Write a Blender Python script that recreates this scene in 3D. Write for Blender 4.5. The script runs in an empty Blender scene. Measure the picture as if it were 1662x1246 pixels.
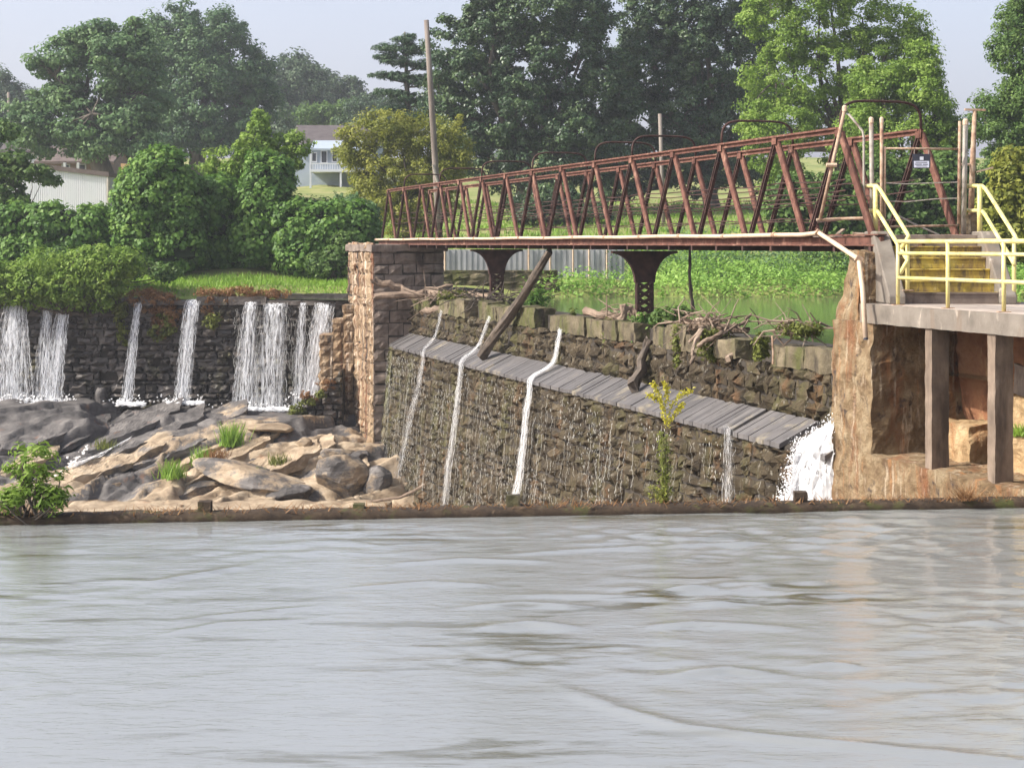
import bpy, math, random
import numpy as np
from mathutils import Vector, noise as mnoise
R = math.radians
sc = bpy.context.scene
COL = sc.collection
rs = np.random.RandomState(7)
random.seed(7)

# ------------------------------------------------------------------ camera
FPX = 2800.0; CX = 831.0; HY = 396.0; EYE = 4.0      # focal length in photo pixels, principal column, horizon row, eye height
cam_d = bpy.data.cameras.new('camera'); cam = bpy.data.objects.new('camera', cam_d); COL.objects.link(cam)
cam.location = (0, 0, EYE); cam.rotation_euler = (R(90), 0, 0)
cam_d.sensor_width = 36; cam_d.lens = 36 * FPX / 1662.0
cam_d.shift_y = (HY - 623.0) / 1662.0
cam_d.clip_start = 0.3; cam_d.clip_end = 5000
sc.camera = cam
# ------------------------------------------------------------------ sky and sun
SUN_AZ = math.atan2(-1.0, -0.25); SUN_EL = R(40)
w = bpy.data.worlds.new('World'); sc.world = w; w.use_nodes = True
nt = w.node_tree; bg = nt.nodes['Background']
sky = nt.nodes.new('ShaderNodeTexSky'); sky.sky_type = 'NISHITA'; sky.sun_disc = False
sky.sun_elevation = SUN_EL; sky.sun_rotation = SUN_AZ % (2 * math.pi)
sky.air_density = 1.0; sky.dust_density = 6.0; sky.ozone_density = 2.0; sky.altitude = 100
hs = nt.nodes.new('ShaderNodeHueSaturation'); hs.inputs['Saturation'].default_value = 0.8
tc = nt.nodes.new('ShaderNodeTexCoord'); sx = nt.nodes.new('ShaderNodeSeparateXYZ'); nt.links.new(tc.outputs['Generated'], sx.inputs[0])
mr = nt.nodes.new('ShaderNodeMapRange'); mr.interpolation_type = 'SMOOTHSTEP'; nt.links.new(sx.outputs[2], mr.inputs[0])   # summer haze brightening the sky towards the horizon
for i_, v_ in enumerate((-.05, .62, 1.0, 0.0)): mr.inputs[i_ + 1].default_value = v_
hm = nt.nodes.new('ShaderNodeMix'); hm.data_type = 'RGBA'; hm.blend_type = 'ADD'; nt.links.new(mr.outputs[0], hm.inputs[0]); hm.inputs[7].default_value = (1.35, 1.28, 1.70, 1)
nt.links.new(sky.outputs[0], hs.inputs['Color']); nt.links.new(hs.outputs[0], hm.inputs[6]); nt.links.new(hm.outputs[2], bg.inputs[0]); bg.inputs[1].default_value = 0.15
sd = bpy.data.lights.new('sun', 'SUN'); so = bpy.data.objects.new('sun', sd); COL.objects.link(so)
sd.energy = 4.3; sd.angle = R(0.6); sd.color = (1.0, 0.945, 0.86)
sdir = Vector((math.sin(SUN_AZ) * math.cos(SUN_EL), math.cos(SUN_AZ) * math.cos(SUN_EL), math.sin(SUN_EL)))
so.rotation_euler = sdir.to_track_quat('Z', 'Y').to_euler(); so.location = (-60, -20, 80)
sc.view_settings.view_transform = 'Standard'; sc.view_settings.look = 'None'
sc.view_settings.exposure = 0.60; sc.view_settings.gamma = 1.0
sc.cycles.max_bounces = 8; sc.cycles.transparent_max_bounces = 16; sc.cycles.volume_bounces = 0
sc.cycles.use_denoising = True

# ------------------------------------------------------------------ frames of reference
def P(px, py, Y):                       # a point of the place seen at photo pixel (px,py), Y metres away
    return Vector(((px - CX) / FPX * Y, Y, EYE - (py - HY) / FPX * Y))
U = Vector((-0.2887, 0.9574, 0)); N = Vector((0.9574, 0.2887, 0)); O0 = Vector((5.89, 31.0, 0))
def B(s, v, z):                         # bridge frame: s along the bridge away from us, v across to the right
    return O0 + U * s + N * v + Vector((0, 0, z))

# ------------------------------------------------------------------ mesh helpers
def link(o): COL.objects.link(o); return o
def tag(o, label=None, cat=None, group=None, kind=None):
    if label: o['label'] = label
    if cat: o['category'] = cat
    if group: o['group'] = group
    if kind: o['kind'] = kind
    return o
def thing(name, label, cat, loc, group=None):
    o = bpy.data.objects.new(name, None); link(o); o.location = loc; o.empty_display_size = 0.3
    return tag(o, label, cat, group)
def world_origin(p):
    v = Vector((0, 0, 0))
    while p is not None: v += Vector(p.location); p = p.parent
    return v
def np_mesh(name, V, F, mat, parent=None, origin=None, rnd=None, smooth=False):
    """V (n,3) world coords, F (m,4) or (m,3)"""
    V = np.asarray(V, dtype=np.float64); F = np.asarray(F, dtype=np.int32)
    base = world_origin(parent) if parent is not None else (Vector(origin) if origin is not None else Vector((0, 0, 0)))
    V = V - np.array(base)[None, :]
    me = bpy.data.meshes.new(name); k = F.shape[1]
    me.vertices.add(len(V)); me.vertices.foreach_set('co', V.astype(np.float32).ravel())
    me.loops.add(F.size); me.loops.foreach_set('vertex_index', F.ravel())
    me.polygons.add(len(F)); me.polygons.foreach_set('loop_start', np.arange(0, F.size, k, dtype=np.int32))
    me.polygons.foreach_set('loop_total', np.full(len(F), k, dtype=np.int32))
    if rnd is not None:
        a = me.attributes.new('rnd', 'FLOAT', 'FACE'); a.data.foreach_set('value', np.asarray(rnd, dtype=np.float32))
    me.update(calc_edges=True); me.validate()
    if smooth: me.polygons.foreach_set('use_smooth', np.ones(len(me.polygons), dtype=bool))
    if mat: me.materials.append(mat)
    o = bpy.data.objects.new(name, me); link(o)
    if parent is not None: o.parent = parent
    else: o.location = base
    return o
class MB:
    def __init__(s): s.v = []; s.f = []; s.r = []
    def add(s, V, F, r=None):
        b = len(s.v); s.v += [tuple(x) for x in V]; s.f += [tuple(i + b for i in f) for f in F]
        r = random.random() if r is None else r; s.r += [r] * len(F); return s
    def hexa(s, p, r=None):             # p: 4 bottom, 4 top, counter-clockwise seen from above
        return s.add(p, [(3, 2, 1, 0), (4, 5, 6, 7), (0, 1, 5, 4), (1, 2, 6, 5), (2, 3, 7, 6), (3, 0, 4, 7)], r)
    def box(s, x0, x1, y0, y1, z0, z1, r=None):
        return s.hexa([(x0, y0, z0), (x1, y0, z0), (x1, y1, z0), (x0, y1, z0), (x0, y0, z1), (x1, y0, z1), (x1, y1, z1), (x0, y1, z1)], r)
    def fbox(s, s0, s1, v0, v1, z0, z1, r=None):   # box in the bridge frame
        q = [B(s0, v0, z0), B(s0, v1, z0), B(s1, v1, z0), B(s1, v0, z0), B(s0, v0, z1), B(s0, v1, z1), B(s1, v1, z1), B(s1, v0, z1)]
        return s.hexa(q, r)
    def bar(s, a, b, w, h, side=None, r=None):     # rectangular bar; w along side, h across
        a = Vector(a); b = Vector(b); d = (b - a).normalized()
        sd_ = Vector(side) if side is not None else d.cross(Vector((0, 0, 1)))
        if sd_.length < 1e-4: sd_ = Vector((1, 0, 0))
        sd_ = (sd_ - d * sd_.dot(d)).normalized(); up = sd_.cross(d).normalized()
        q = []
        for c in (a, b):
            q += [c - sd_ * w / 2 - up * h / 2, c + sd_ * w / 2 - up * h / 2, c + sd_ * w / 2 + up * h / 2, c - sd_ * w / 2 + up * h / 2]
        return s.add(q, [(3, 2, 1, 0), (4, 5, 6, 7), (0, 1, 5, 4), (1, 2, 6, 5), (2, 3, 7, 6), (3, 0, 4, 7)], r)
    def tube(s, pts, rad, n=8, r=None, cap=True):
        pts = [Vector(p) for p in pts]; m = len(pts)
        if not hasattr(rad, '__len__'): rad = [rad] * m
        V = []; F = []; ref = None
        for i, p in enumerate(pts):
            d = (pts[min(i + 1, m - 1)] - pts[max(i - 1, 0)])
            d = d.normalized() if d.length > 1e-6 else Vector((0, 0, 1))
            if ref is None: ref = Vector((0, 0, 1)) if abs(d.z) < 0.9 else Vector((1, 0, 0))
            a = (ref - d * ref.dot(d))
            a = a.normalized() if a.length > 1e-5 else d.orthogonal().normalized()
            ref = a; b = d.cross(a)
            for k in range(n):
                t = 2 * math.pi * k / n; V.append(p + (a * math.cos(t) + b * math.sin(t)) * rad[i])
        for i in range(m - 1):
            for k in range(n):
                k2 = (k + 1) % n; F.append((i * n + k, i * n + k2, (i + 1) * n + k2, (i + 1) * n + k))
        if cap: F.append(tuple(range(n - 1, -1, -1))); F.append(tuple(range((m - 1) * n, m * n)))
        return s.add(V, F, r)
    def prism(s, poly, d, r=None):      # closed polygon (list of points) pushed along vector d
        d = Vector(d); a = [Vector(p) for p in poly]; n = len(a)
        V = a + [p + d for p in a]
        F = [tuple(range(n - 1, -1, -1)), tuple(range(n, 2 * n))] + [(i, (i + 1) % n, n + (i + 1) % n, n + i) for i in range(n)]
        return s.add(V, F, r)
    def build(s, name, mat, parent=None, origin=None, smooth=False, bevel=0):
        base = world_origin(parent) if parent is not None else (Vector(origin) if origin is not None else Vector((0, 0, 0)))
        me = bpy.data.meshes.new(name)
        me.from_pydata([tuple(Vector(v) - base) for v in s.v], [], s.f)
        a = me.attributes.new('rnd', 'FLOAT', 'FACE'); a.data.foreach_set('value', np.array(s.r, dtype=np.float32))
        if smooth: me.polygons.foreach_set('use_smooth', np.ones(len(me.polygons), dtype=bool))
        me.update()
        if mat: me.materials.append(mat)
        o = bpy.data.objects.new(name, me); link(o)
        if parent is not None: o.parent = parent
        else: o.location = base
        if bevel:
            m = o.modifiers.new('bevel', 'BEVEL'); m.width = bevel; m.segments = 1; m.limit_method = 'ANGLE'
        return o
def fbm(p, oct=4):
    return mnoise.fractal(Vector(p), 1.0, 2.1, oct, noise_basis='PERLIN_ORIGINAL')
def rough_solid(mb, fn, n, amp, freq, r=None, seed=0.0):
    """fn maps unit cube coords to space; all six faces subdivided and pushed about by noise"""
    V = []; F = []; idx = {}
    nx, ny, nz = n
    ctr = Vector(fn(.5, .5, .5))
    def vid(i, j, k):
        key = (i, j, k)
        if key not in idx:
            p = Vector(fn(i / nx, j / ny, k / nz)); d = (p - ctr).normalized()
            q = p * freq + Vector((seed, seed * 2, seed * 3))
            off = Vector((fbm(q), fbm(q + Vector((9, 5, 1))), fbm(q + Vector((3, 8, 6))))) * amp
            V.append(p + off); idx[key] = len(V) - 1
        return idx[key]
    for i in range(nx):
        for j in range(ny):
            F.append((vid(i, j, 0), vid(i, j + 1, 0), vid(i + 1, j + 1, 0), vid(i + 1, j, 0)))
            F.append((vid(i, j, nz), vid(i + 1, j, nz), vid(i + 1, j + 1, nz), vid(i, j + 1, nz)))
    for i in range(nx):
        for k in range(nz):
            F.append((vid(i, 0, k), vid(i + 1, 0, k), vid(i + 1, 0, k + 1), vid(i, 0, k + 1)))
            F.append((vid(i, ny, k), vid(i, ny, k + 1), vid(i + 1, ny, k + 1), vid(i + 1, ny, k)))
    for j in range(ny):
        for k in range(nz):
            F.append((vid(0, j, k), vid(0, j, k + 1), vid(0, j + 1, k + 1), vid(0, j + 1, k)))
            F.append((vid(nx, j, k), vid(nx, j + 1, k), vid(nx, j + 1, k + 1), vid(nx, j, k + 1)))
    return mb.add(V, F, r)
def masonry(mb, pt, L, H, ch, sl, depth=0.09, gap=0.03, rough=0.04, skip=0.0, seed=1, top=None):
    """coursed rubble: pt(l,h,d) -> point on the face pushed out by d; ch course heights, sl stone lengths"""
    rg = random.Random(seed); h = 0.0
    while h < H - 0.05:
        hh = min(rg.uniform(*ch), H - h); l = -rg.uniform(0, sl[0])
        while l < L:
            ll = rg.uniform(*sl); l0 = max(0, l); l1 = min(L, l + ll); l += ll
            if l1 - l0 < 0.08 or rg.random() < skip: continue
            if top is not None and h + hh > top((l0 + l1) / 2): continue
            n = 4; g = gap * rg.uniform(.5, 1.4); pr = depth * rg.uniform(.35, 1.3); V = []; F = []
            hb = h + rg.uniform(-.03, .03); ht = h + hh + rg.uniform(-.03, .03)
            for j in range(n):
                for i in range(n):
                    a = i / (n - 1); b = j / (n - 1)
                    e = (0 if i in (0, n - 1) else 1) * (0 if j in (0, n - 1) else 1)
                    jl = rg.uniform(-1, 1) * rough * .8; jh = rg.uniform(-1, 1) * rough * .6
                    lx = l0 + g + (l1 - l0 - 2 * g) * (a if e == 0 else .12 + .76 * a) + jl
                    hx = hb + g + (ht - hb - 2 * g) * (b if e == 0 else .12 + .76 * b) + jh
                    d = (pr + rg.uniform(-1, 1) * rough) if e else pr * .25 - .01
                    V.append(pt(lx, hx, d))
            bk = len(V)
            ring = [0, 1, 2, 3, 7, 11, 15, 14, 13, 12, 8, 4]
            for q in ring: V.append(pt(l0 + g + (l1 - l0 - 2 * g) * ((q % 4) / 3), hb + g + (ht - hb - 2 * g) * ((q // 4) / 3), -depth))
            for j in range(n - 1):
                for i in range(n - 1):
                    q = j * n + i; F.append((q, q + 1, q + n + 1, q + n))
            for i in range(12):
                i2 = (i + 1) % 12; F.append((ring[i2], ring[i], bk + i, bk + i2))
            mb.add(V, F, rg.random())
        h += hh
    return mb

# ------------------------------------------------------------------ materials
def nd(t, typ, **kw):
    n = t.nodes.new(typ)
    for k, v in kw.items(): setattr(n, k, v)
    return n
def ramp(t, cols, fac):
    r = nd(t, 'ShaderNodeValToRGB'); e = r.color_ramp.elements
    while len(e) < len(cols): e.new(.5)
    for i, c in enumerate(cols):
        p, c3 = c if len(c) == 2 else (i / max(1, len(cols) - 1), c)
        e[i].position = p; e[i].color = (*c3, 1)
    t.links.new(fac, r.inputs[0]); return r.outputs[0]
def noise_fac(t, scale, detail=5, vec=None, rough=.6, dist=0.0):
    n = nd(t, 'ShaderNodeTexNoise'); n.inputs['Scale'].default_value = scale; n.inputs['Detail'].default_value = detail
    n.inputs['Roughness'].default_value = rough; n.inputs['Distortion'].default_value = dist
    if vec is not None: t.links.new(vec, n.inputs['Vector'])
    return n.outputs['Fac']
def obj_vec(t, sxyz=(1, 1, 1)):
    g = nd(t, 'ShaderNodeNewGeometry'); m = nd(t, 'ShaderNodeMapping'); m.inputs['Scale'].default_value = sxyz
    t.links.new(g.outputs['Position'], m.inputs['Vector']); return m.outputs[0]
def mixc(t, a, b, fac, mode='MIX'):
    m = nd(t, 'ShaderNodeMix', data_type='RGBA', blend_type=mode)
    for sock, v in ((m.inputs[6], a), (m.inputs[7], b), (m.inputs[0], fac)):
        if hasattr(v, 'links'): t.links.new(v, sock)
        elif isinstance(v, (int, float)): sock.default_value = v
        else: sock.default_value = (*v, 1)
    return m.outputs[2]
def rng(t, fac, a, b, c=0.0, d=1.0):
    m = nd(t, 'ShaderNodeMapRange'); t.links.new(fac, m.inputs[0])
    for i, v in enumerate((a, b, c, d)): m.inputs[i + 1].default_value = v
    return m.outputs[0]
def attr(t): 
    a = nd(t, 'ShaderNodeAttribute', attribute_name='rnd'); return a.outputs['Fac']
def new_mat(name):
    m = bpy.data.materials.new(name); m.use_nodes = True; t = m.node_tree; return m, t, t.nodes['Principled BSDF']
def surf(name, cols, scale=3, rough=.8, bump=.3, bscale=None, use_attr=0.0, layers=(), sxyz=(1, 1, 1), metal=0, spec=.4, detail=6, bdist=.02):
    """cols: ramp colours over noise; layers: (colour, noise scale, lo, hi, stretch) patches on top"""
    m, t, p = new_mat(name); v = obj_vec(t, sxyz)
    f = noise_fac(t, scale, detail, v); f = rng(t, f, .3, .7)
    if use_attr:
        mx = nd(t, 'ShaderNodeMix'); mx.inputs[0].default_value = use_attr
        t.links.new(f, mx.inputs[2]); t.links.new(attr(t), mx.inputs[3]); f = mx.outputs[0]
    c = ramp(t, cols, f)
    for col, s_, lo, hi, st in layers:
        fac = rng(t, noise_fac(t, s_, 6, obj_vec(t, st), .65, .3), lo, hi); c = mixc(t, c, col, fac)
    t.links.new(c, p.inputs['Base Color']); p.inputs['Roughness'].default_value = rough
    p.inputs['Metallic'].default_value = metal; p.inputs['Specular IOR Level'].default_value = spec
    if bump:
        b = nd(t, 'ShaderNodeBump'); b.inputs['Strength'].default_value = bump; b.inputs['Distance'].default_value = bdist
        t.links.new(noise_fac(t, bscale or scale * 5, 8, v, .7), b.inputs['Height']); t.links.new(b.outputs[0], p.inputs['Normal'])
    return m
def leaf_mat(name, cols, trans=.35, rough=.55, spec=.3, tcol=None):
    m, t, p = new_mat(name); c = ramp(t, cols, attr(t))
    t.links.new(c, p.inputs['Base Color']); p.inputs['Roughness'].default_value = rough; p.inputs['Specular IOR Level'].default_value = spec
    tr = nd(t, 'ShaderNodeBsdfTranslucent'); ms = nd(t, 'ShaderNodeMixShader'); ms.inputs[0].default_value = trans
    c2 = mixc(t, c, tcol or (.75, .95, .3), .35, 'MULTIPLY') if tcol is None else mixc(t, c, tcol, .5)
    t.links.new(c, tr.inputs[0]); out = t.nodes['Material Output']
    t.links.new(p.outputs[0], ms.inputs[1]); t.links.new(tr.outputs[0], ms.inputs[2]); t.links.new(ms.outputs[0], out.inputs[0])
    return m
MT = {}
MT['rust'] = surf('rusted_iron', [(.046, .021, .015), (.118, .048, .034), (.20, .097, .068)], 6, .85, .35, 40, .25, [((.30, .17, .12), 3, .56, .7, (1, 1, .5)), ((.05, .025, .02), 5, .58, .72, (1, 1, .4))])
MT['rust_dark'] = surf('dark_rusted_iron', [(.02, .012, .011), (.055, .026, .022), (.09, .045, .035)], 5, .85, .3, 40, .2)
MT['rust_pale'] = surf('weathered_pipe_iron', [(.20, .11, .07), (.36, .25, .17), (.42, .33, .25)], 9, .75, .2, 50, 0, [((.16, .07, .045), 6, .55, .68, (1, 1, .5))])
MT['pale_pipe'] = surf('cream_painted_pipe', [(0.475, 0.342, 0.238), (0.570, 0.441, 0.323), (0.494, 0.324, 0.212)], 3, .6, .1, 40, 0, [((.42, .22, .13), 4, .60, .74, (1, 1, 1))])
MT['grey_pipe'] = surf('grey_galvanised_pipe', [(.17, .15, .13), (.30, .27, .23), (.36, .33, .29)], 8, .6, .15, 40, 0, [((.2, .09, .05), 5, .57, .7, (1, 1, .4))])
MT['yellow'] = surf('yellow_paint', [(0.646, 0.548, 0.140), (0.697, 0.622, 0.238), (0.680, 0.614, 0.322)], 5, .45, .15, 40, 0, [((.36, .22, .07), 7, .585, .68, (1, 1, .6)), ((.55, .47, .22), 3, .52, .66, (1, 1, .5))], spec=.5)
MT['yellow_step'] = surf('worn_yellow_step_paint', [(0.272, 0.187, 0.036), (0.440, 0.328, 0.054), (0.480, 0.390, 0.126)], 4, .75, .3, 30, .1, [((.17, .11, .055), 3.5, .44, .60, (1, 1, .35)), ((.10, .075, .05), 8, .53, .66, (1, 1, .3)), ((.58, .50, .30), 12, .62, .72, (1, 1, .5))])
MT['concrete'] = surf('weathered_concrete', [(0.113, 0.098, 0.082), (0.175, 0.152, 0.128), (0.226, 0.201, 0.171)], 2.2, .9, .35, 30, .1, [((.16, .12, .09), 2.6, .53, .68, (1, 1, .25)), ((.44, .38, .32), 5, .6, .75, (1, 1, .3))])
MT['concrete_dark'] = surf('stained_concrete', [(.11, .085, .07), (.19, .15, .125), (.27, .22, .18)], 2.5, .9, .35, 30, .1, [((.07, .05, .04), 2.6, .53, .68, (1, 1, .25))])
MT['pillar'] = surf('stained_shaded_pillar_concrete', [(0.114, 0.086, 0.065), (0.196, 0.149, 0.112), (0.277, 0.216, 0.167)], 2.2, .9, .35, 30, .1, [((.07, .052, .04), 2.0, .48, .64, (1, 1, .18))])  # stained brown; shade of the unlit faces is put into the whole colour
MT['deck'] = surf('pale_concrete_floor', [(0.308, 0.252, 0.210), (0.392, 0.329, 0.280), (0.434, 0.378, 0.329)], 1.5, .85, .15, 30)
MT['pier'] = surf('orange_stained_sandstone', [(0.110, 0.064, 0.031), (0.226, 0.157, 0.085), (0.323, 0.253, 0.157)], 3.0, .9, .9, 9, 0, [((.20, .085, .035), 1.4, .52, .66, (1.4, 1.4, .35)), ((.46, .38, .28), 3.2, .56, .70, (2.5, 2.5, .25)), ((.07, .05, .04), 4.5, .58, .68, (1, 1, .8)), ((.34, .16, .06), 1.8, .57, .7, (2, 2, .25))], bdist=.10)
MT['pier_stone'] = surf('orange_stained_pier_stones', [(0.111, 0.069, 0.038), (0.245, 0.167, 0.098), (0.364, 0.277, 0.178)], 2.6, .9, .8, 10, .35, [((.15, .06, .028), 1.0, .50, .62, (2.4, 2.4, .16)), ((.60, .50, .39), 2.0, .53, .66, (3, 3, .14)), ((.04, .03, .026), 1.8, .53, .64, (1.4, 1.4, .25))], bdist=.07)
MT['ledge'] = surf('sunlit_tan_ledge_stone', [(.22, .13, .06), (.40, .27, .14), (.54, .40, .24)], 2.6, .9, .9, 9, 0, [((.09, .085, .03), 2.2, .58, .70, (1, 1, .6)), ((.28, .12, .04), 1.6, .56, .70, (1, 1, .3))], bdist=.08)  # lighter copy of the pier stone, sunlight put into its colour
MT['clay'] = surf('red_clay_rock', [(.13, .052, .026), (.26, .12, .06), (.38, .20, .105)], 1.3, .95, .7, 9, 0, [((.08, .035, .02), 1.8, .54, .68, (1, 1, .6)), ((.44, .28, .14), 2.2, .57, .72, (1, 1, .7))], bdist=.08)
MT['wetstone'] = surf('dark_wet_rubble', [(.030, .026, .023), (.070, .060, .053), (.135, .115, .10)], 2.2, .45, .7, 14, .6, [((.075, .07, .025), 1.1, .55, .70, (1, 1, .5)), ((.16, .14, .125), 5, .60, .72, (1, 1, 1))], spec=.5, bdist=.04)
MT['damstone'] = surf('olive_stained_dam_stone', [(0.021, 0.014, 0.009), (0.061, 0.046, 0.026), (0.137, 0.106, 0.064)], 3.2, .7, .9, 12, .35, [((.085, .078, .030), .8, .50, .66, (1, 1, .5)), ((.05, .037, .022), 1.7, .52, .66, (1, 1, .35)), ((.24, .22, .18), 6.5, .59, .66, (1.4, 1.4, .8)), ((.02, .016, .010), 3.5, .57, .66, (1, 1, 1)), ((.14, .075, .035), .9, .56, .7, (1, 1, .4))], spec=.25, bdist=.09)  # pale fleck layer stands for mineral specks and painted wet glints
MT['palestone'] = surf('pale_crest_stone', [(0.050, 0.040, 0.024), (0.115, 0.094, 0.058), (0.216, 0.180, 0.116)], 2.4, .9, .8, 12, .4, [((.075, .078, .022), 1.2, .45, .60, (1, 1, .3)), ((.035, .027, .02), 2.4, .53, .66, (1.5, 1.5, .3))], bdist=.05)
MT['apron'] = surf('grey_apron_boards', [(0.068, 0.064, 0.065), (0.111, 0.104, 0.104), (0.153, 0.143, 0.139)], 2.4, .55, .25, 30, .75, [((.30, .26, .18), 1.1, .58, .72, (1, 1, 1)), ((.06, .055, .05), 6, .56, .7, (1, 1, 1))], spec=.45)
MT['mortar'] = surf('dark_joint', [(.018, .014, .011), (.04, .033, .026), (.06, .05, .04)], 4, .9, .4, 20)
MT['bark'] = surf('grey_bark', [(.05, .04, .033), (.11, .09, .072), (.17, .14, .115)], 3, .9, .5, 20, 0, sxyz=(1, 1, .25))
MT['deadwood'] = surf('bleached_driftwood', [(0.122, 0.083, 0.059), (0.238, 0.176, 0.130), (0.331, 0.266, 0.207)], 4, .85, .4, 25, .4, [((.07, .05, .037), 3, .55, .7, (1, 1, 1))])
MT['darkwood'] = surf('dark_wet_log', [(.028, .022, .018), (.07, .055, .043), (.14, .11, .085)], 4, .75, .4, 25, .2)
MT['pole'] = surf('grey_pole_wood', [(0.109, 0.087, 0.074), (0.195, 0.163, 0.141), (0.242, 0.213, 0.185)], 3, .9, .3, 25, 0, sxyz=(1, 1, .1))
MT['white_metal'] = surf('white_sheet_metal', [(.74, .74, .76), (.80, .80, .82), (.83, .83, .85)], .6, .5, .05, 20, .25)
MT['roof_dark'] = surf('dark_shingles', [(.05, .042, .044), (.085, .072, .074), (.11, .095, .095)], 2, .9, .3, 8, .2)
MT['roof_brown'] = surf('brown_shingles', [(.08, .06, .055), (.13, .10, .09), (.16, .13, .12)], 2, .9, .3, 8, .2)
MT['siding'] = surf('pale_blue_siding', [(0.260, 0.310, 0.385), (0.310, 0.363, 0.441), (0.341, 0.396, 0.469)], .8, .7, .05)
MT['brick'] = surf('brown_brick', [(.17, .11, .09), (.26, .18, .15), (.3, .22, .19)], 5, .9, .2)
MT['white_paint'] = surf('white_house_paint', [(0.504, 0.525, 0.584), (0.562, 0.585, 0.640), (0.576, 0.592, 0.640)], 1, .6, .03)
MT['dark_glass'] = surf('dark_window_glass', [(.02, .025, .03), (.03, .035, .045), (.04, .05, .06)], 1, .12, 0, spec=.6)
MT['tan_wood'] = surf('tan_board_fence', [(.38, .22, .11), (.48, .30, .16), (.54, .36, .20)], 2, .85, .2, 20, .4)
MT['grey_fence'] = surf('grey_corrugated_metal', [(.23, .235, .25), (.33, .335, .35), (.40, .40, .42)], 1.2, .55, .1, 10, .3, [((.2, .12, .08), 2, .6, .75, (1, 1, .3))])
MT['sign_white'] = surf('pale_blue_sign', [(.56, .58, .70), (.62, .64, .75), (.66, .68, .78)], 3, .5, 0)
MT['sign_dark'] = surf('dark_navy_sign', [(.02, .022, .035), (.028, .03, .045), (.035, .04, .055)], 3, .5, 0)
MT['crest_weed'] = surf('mossy_wall_edge', [(.022, .015, .010), (.055, .036, .022), (.10, .072, .042)], 5, .9, .7, 25, .2, [((.07, .075, .02), 2.5, .54, .66, (1, 1, 1)), ((.17, .12, .075), 4, .6, .72, (1, 1, 1))], bdist=.03)
# vegetation
MT['leaf_hardwood'] = leaf_mat('hardwood_leaf', [(0.049, 0.101, 0.049), (0.089, 0.162, 0.065), (0.143, 0.235, 0.089)], .3)
MT['leaf_hazy'] = leaf_mat('light_hardwood_leaf', [(0.065, 0.130, 0.056), (0.121, 0.211, 0.082), (0.194, 0.292, 0.114)], .35)
MT['leaf_magnolia'] = leaf_mat('glossy_dark_leaf', [(0.033, 0.066, 0.033), (0.060, 0.108, 0.045), (0.112, 0.168, 0.063)], .18, .42, .35)
MT['leaf_light'] = leaf_mat('bright_green_leaf', [(0.128, 0.218, 0.037), (0.203, 0.317, 0.050), (0.287, 0.395, 0.079)], .42)
MT['leaf_mid'] = leaf_mat('mid_green_leaf', [(0.059, 0.120, 0.030), (0.106, 0.186, 0.043), (0.165, 0.252, 0.060)], .38)
MT['leaf_yellow'] = leaf_mat('yellow_green_leaf', [(0.152, 0.184, 0.031), (0.253, 0.273, 0.044), (0.354, 0.354, 0.077)], .42)
MT['leaf_kudzu'] = leaf_mat('vine_leaf', [(0.053, 0.122, 0.022), (0.106, 0.216, 0.035), (0.197, 0.323, 0.056)], .35)
MT['leaf_pine'] = leaf_mat('pine_needle', [(0.033, 0.075, 0.039), (0.058, 0.111, 0.052), (0.091, 0.150, 0.065)], .2)
MT['leaf_far'] = leaf_mat('distant_leaf', [(0.048, 0.086, 0.048), (0.074, 0.120, 0.062), (0.108, 0.156, 0.078)], .3)  # bluish tone puts distance haze into the leaf colour
MT['leaf_gold'] = leaf_mat('golden_plume', [(.42, .40, .03), (.55, .50, .05), (.62, .58, .10)], .45)
MT['grass'] = leaf_mat('grass_blade', [(0.143, 0.265, 0.035), (0.220, 0.368, 0.050), (0.308, 0.460, 0.080)], .4)
MT['grass_far'] = leaf_mat('marsh_leaf', [(0.133, 0.264, 0.048), (0.232, 0.396, 0.073), (0.359, 0.528, 0.121)], .4)
MT['brown_grass'] = leaf_mat('dead_brown_grass', [(.16, .075, .032), (.27, .14, .06), (.36, .215, .10)], .3)
MT['olive_moss'] = leaf_mat('olive_moss_leaf', [(.09, .11, .02), (.15, .175, .032), (.21, .235, .055)], .35)
MT['lawn'] = surf('mown_lawn', [(.12, .15, .035), (.19, .215, .06), (.30, .27, .12)], .35, .95, .4, 10, 0, [((.34, .24, .14), .16, .60, .72, (1, 1, 1))])
MT['vine_core'] = surf('shaded_vine_core', [(.010, .018, .007), (.018, .03, .011), (.03, .045, .016)], 3, .95, .3)

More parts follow.
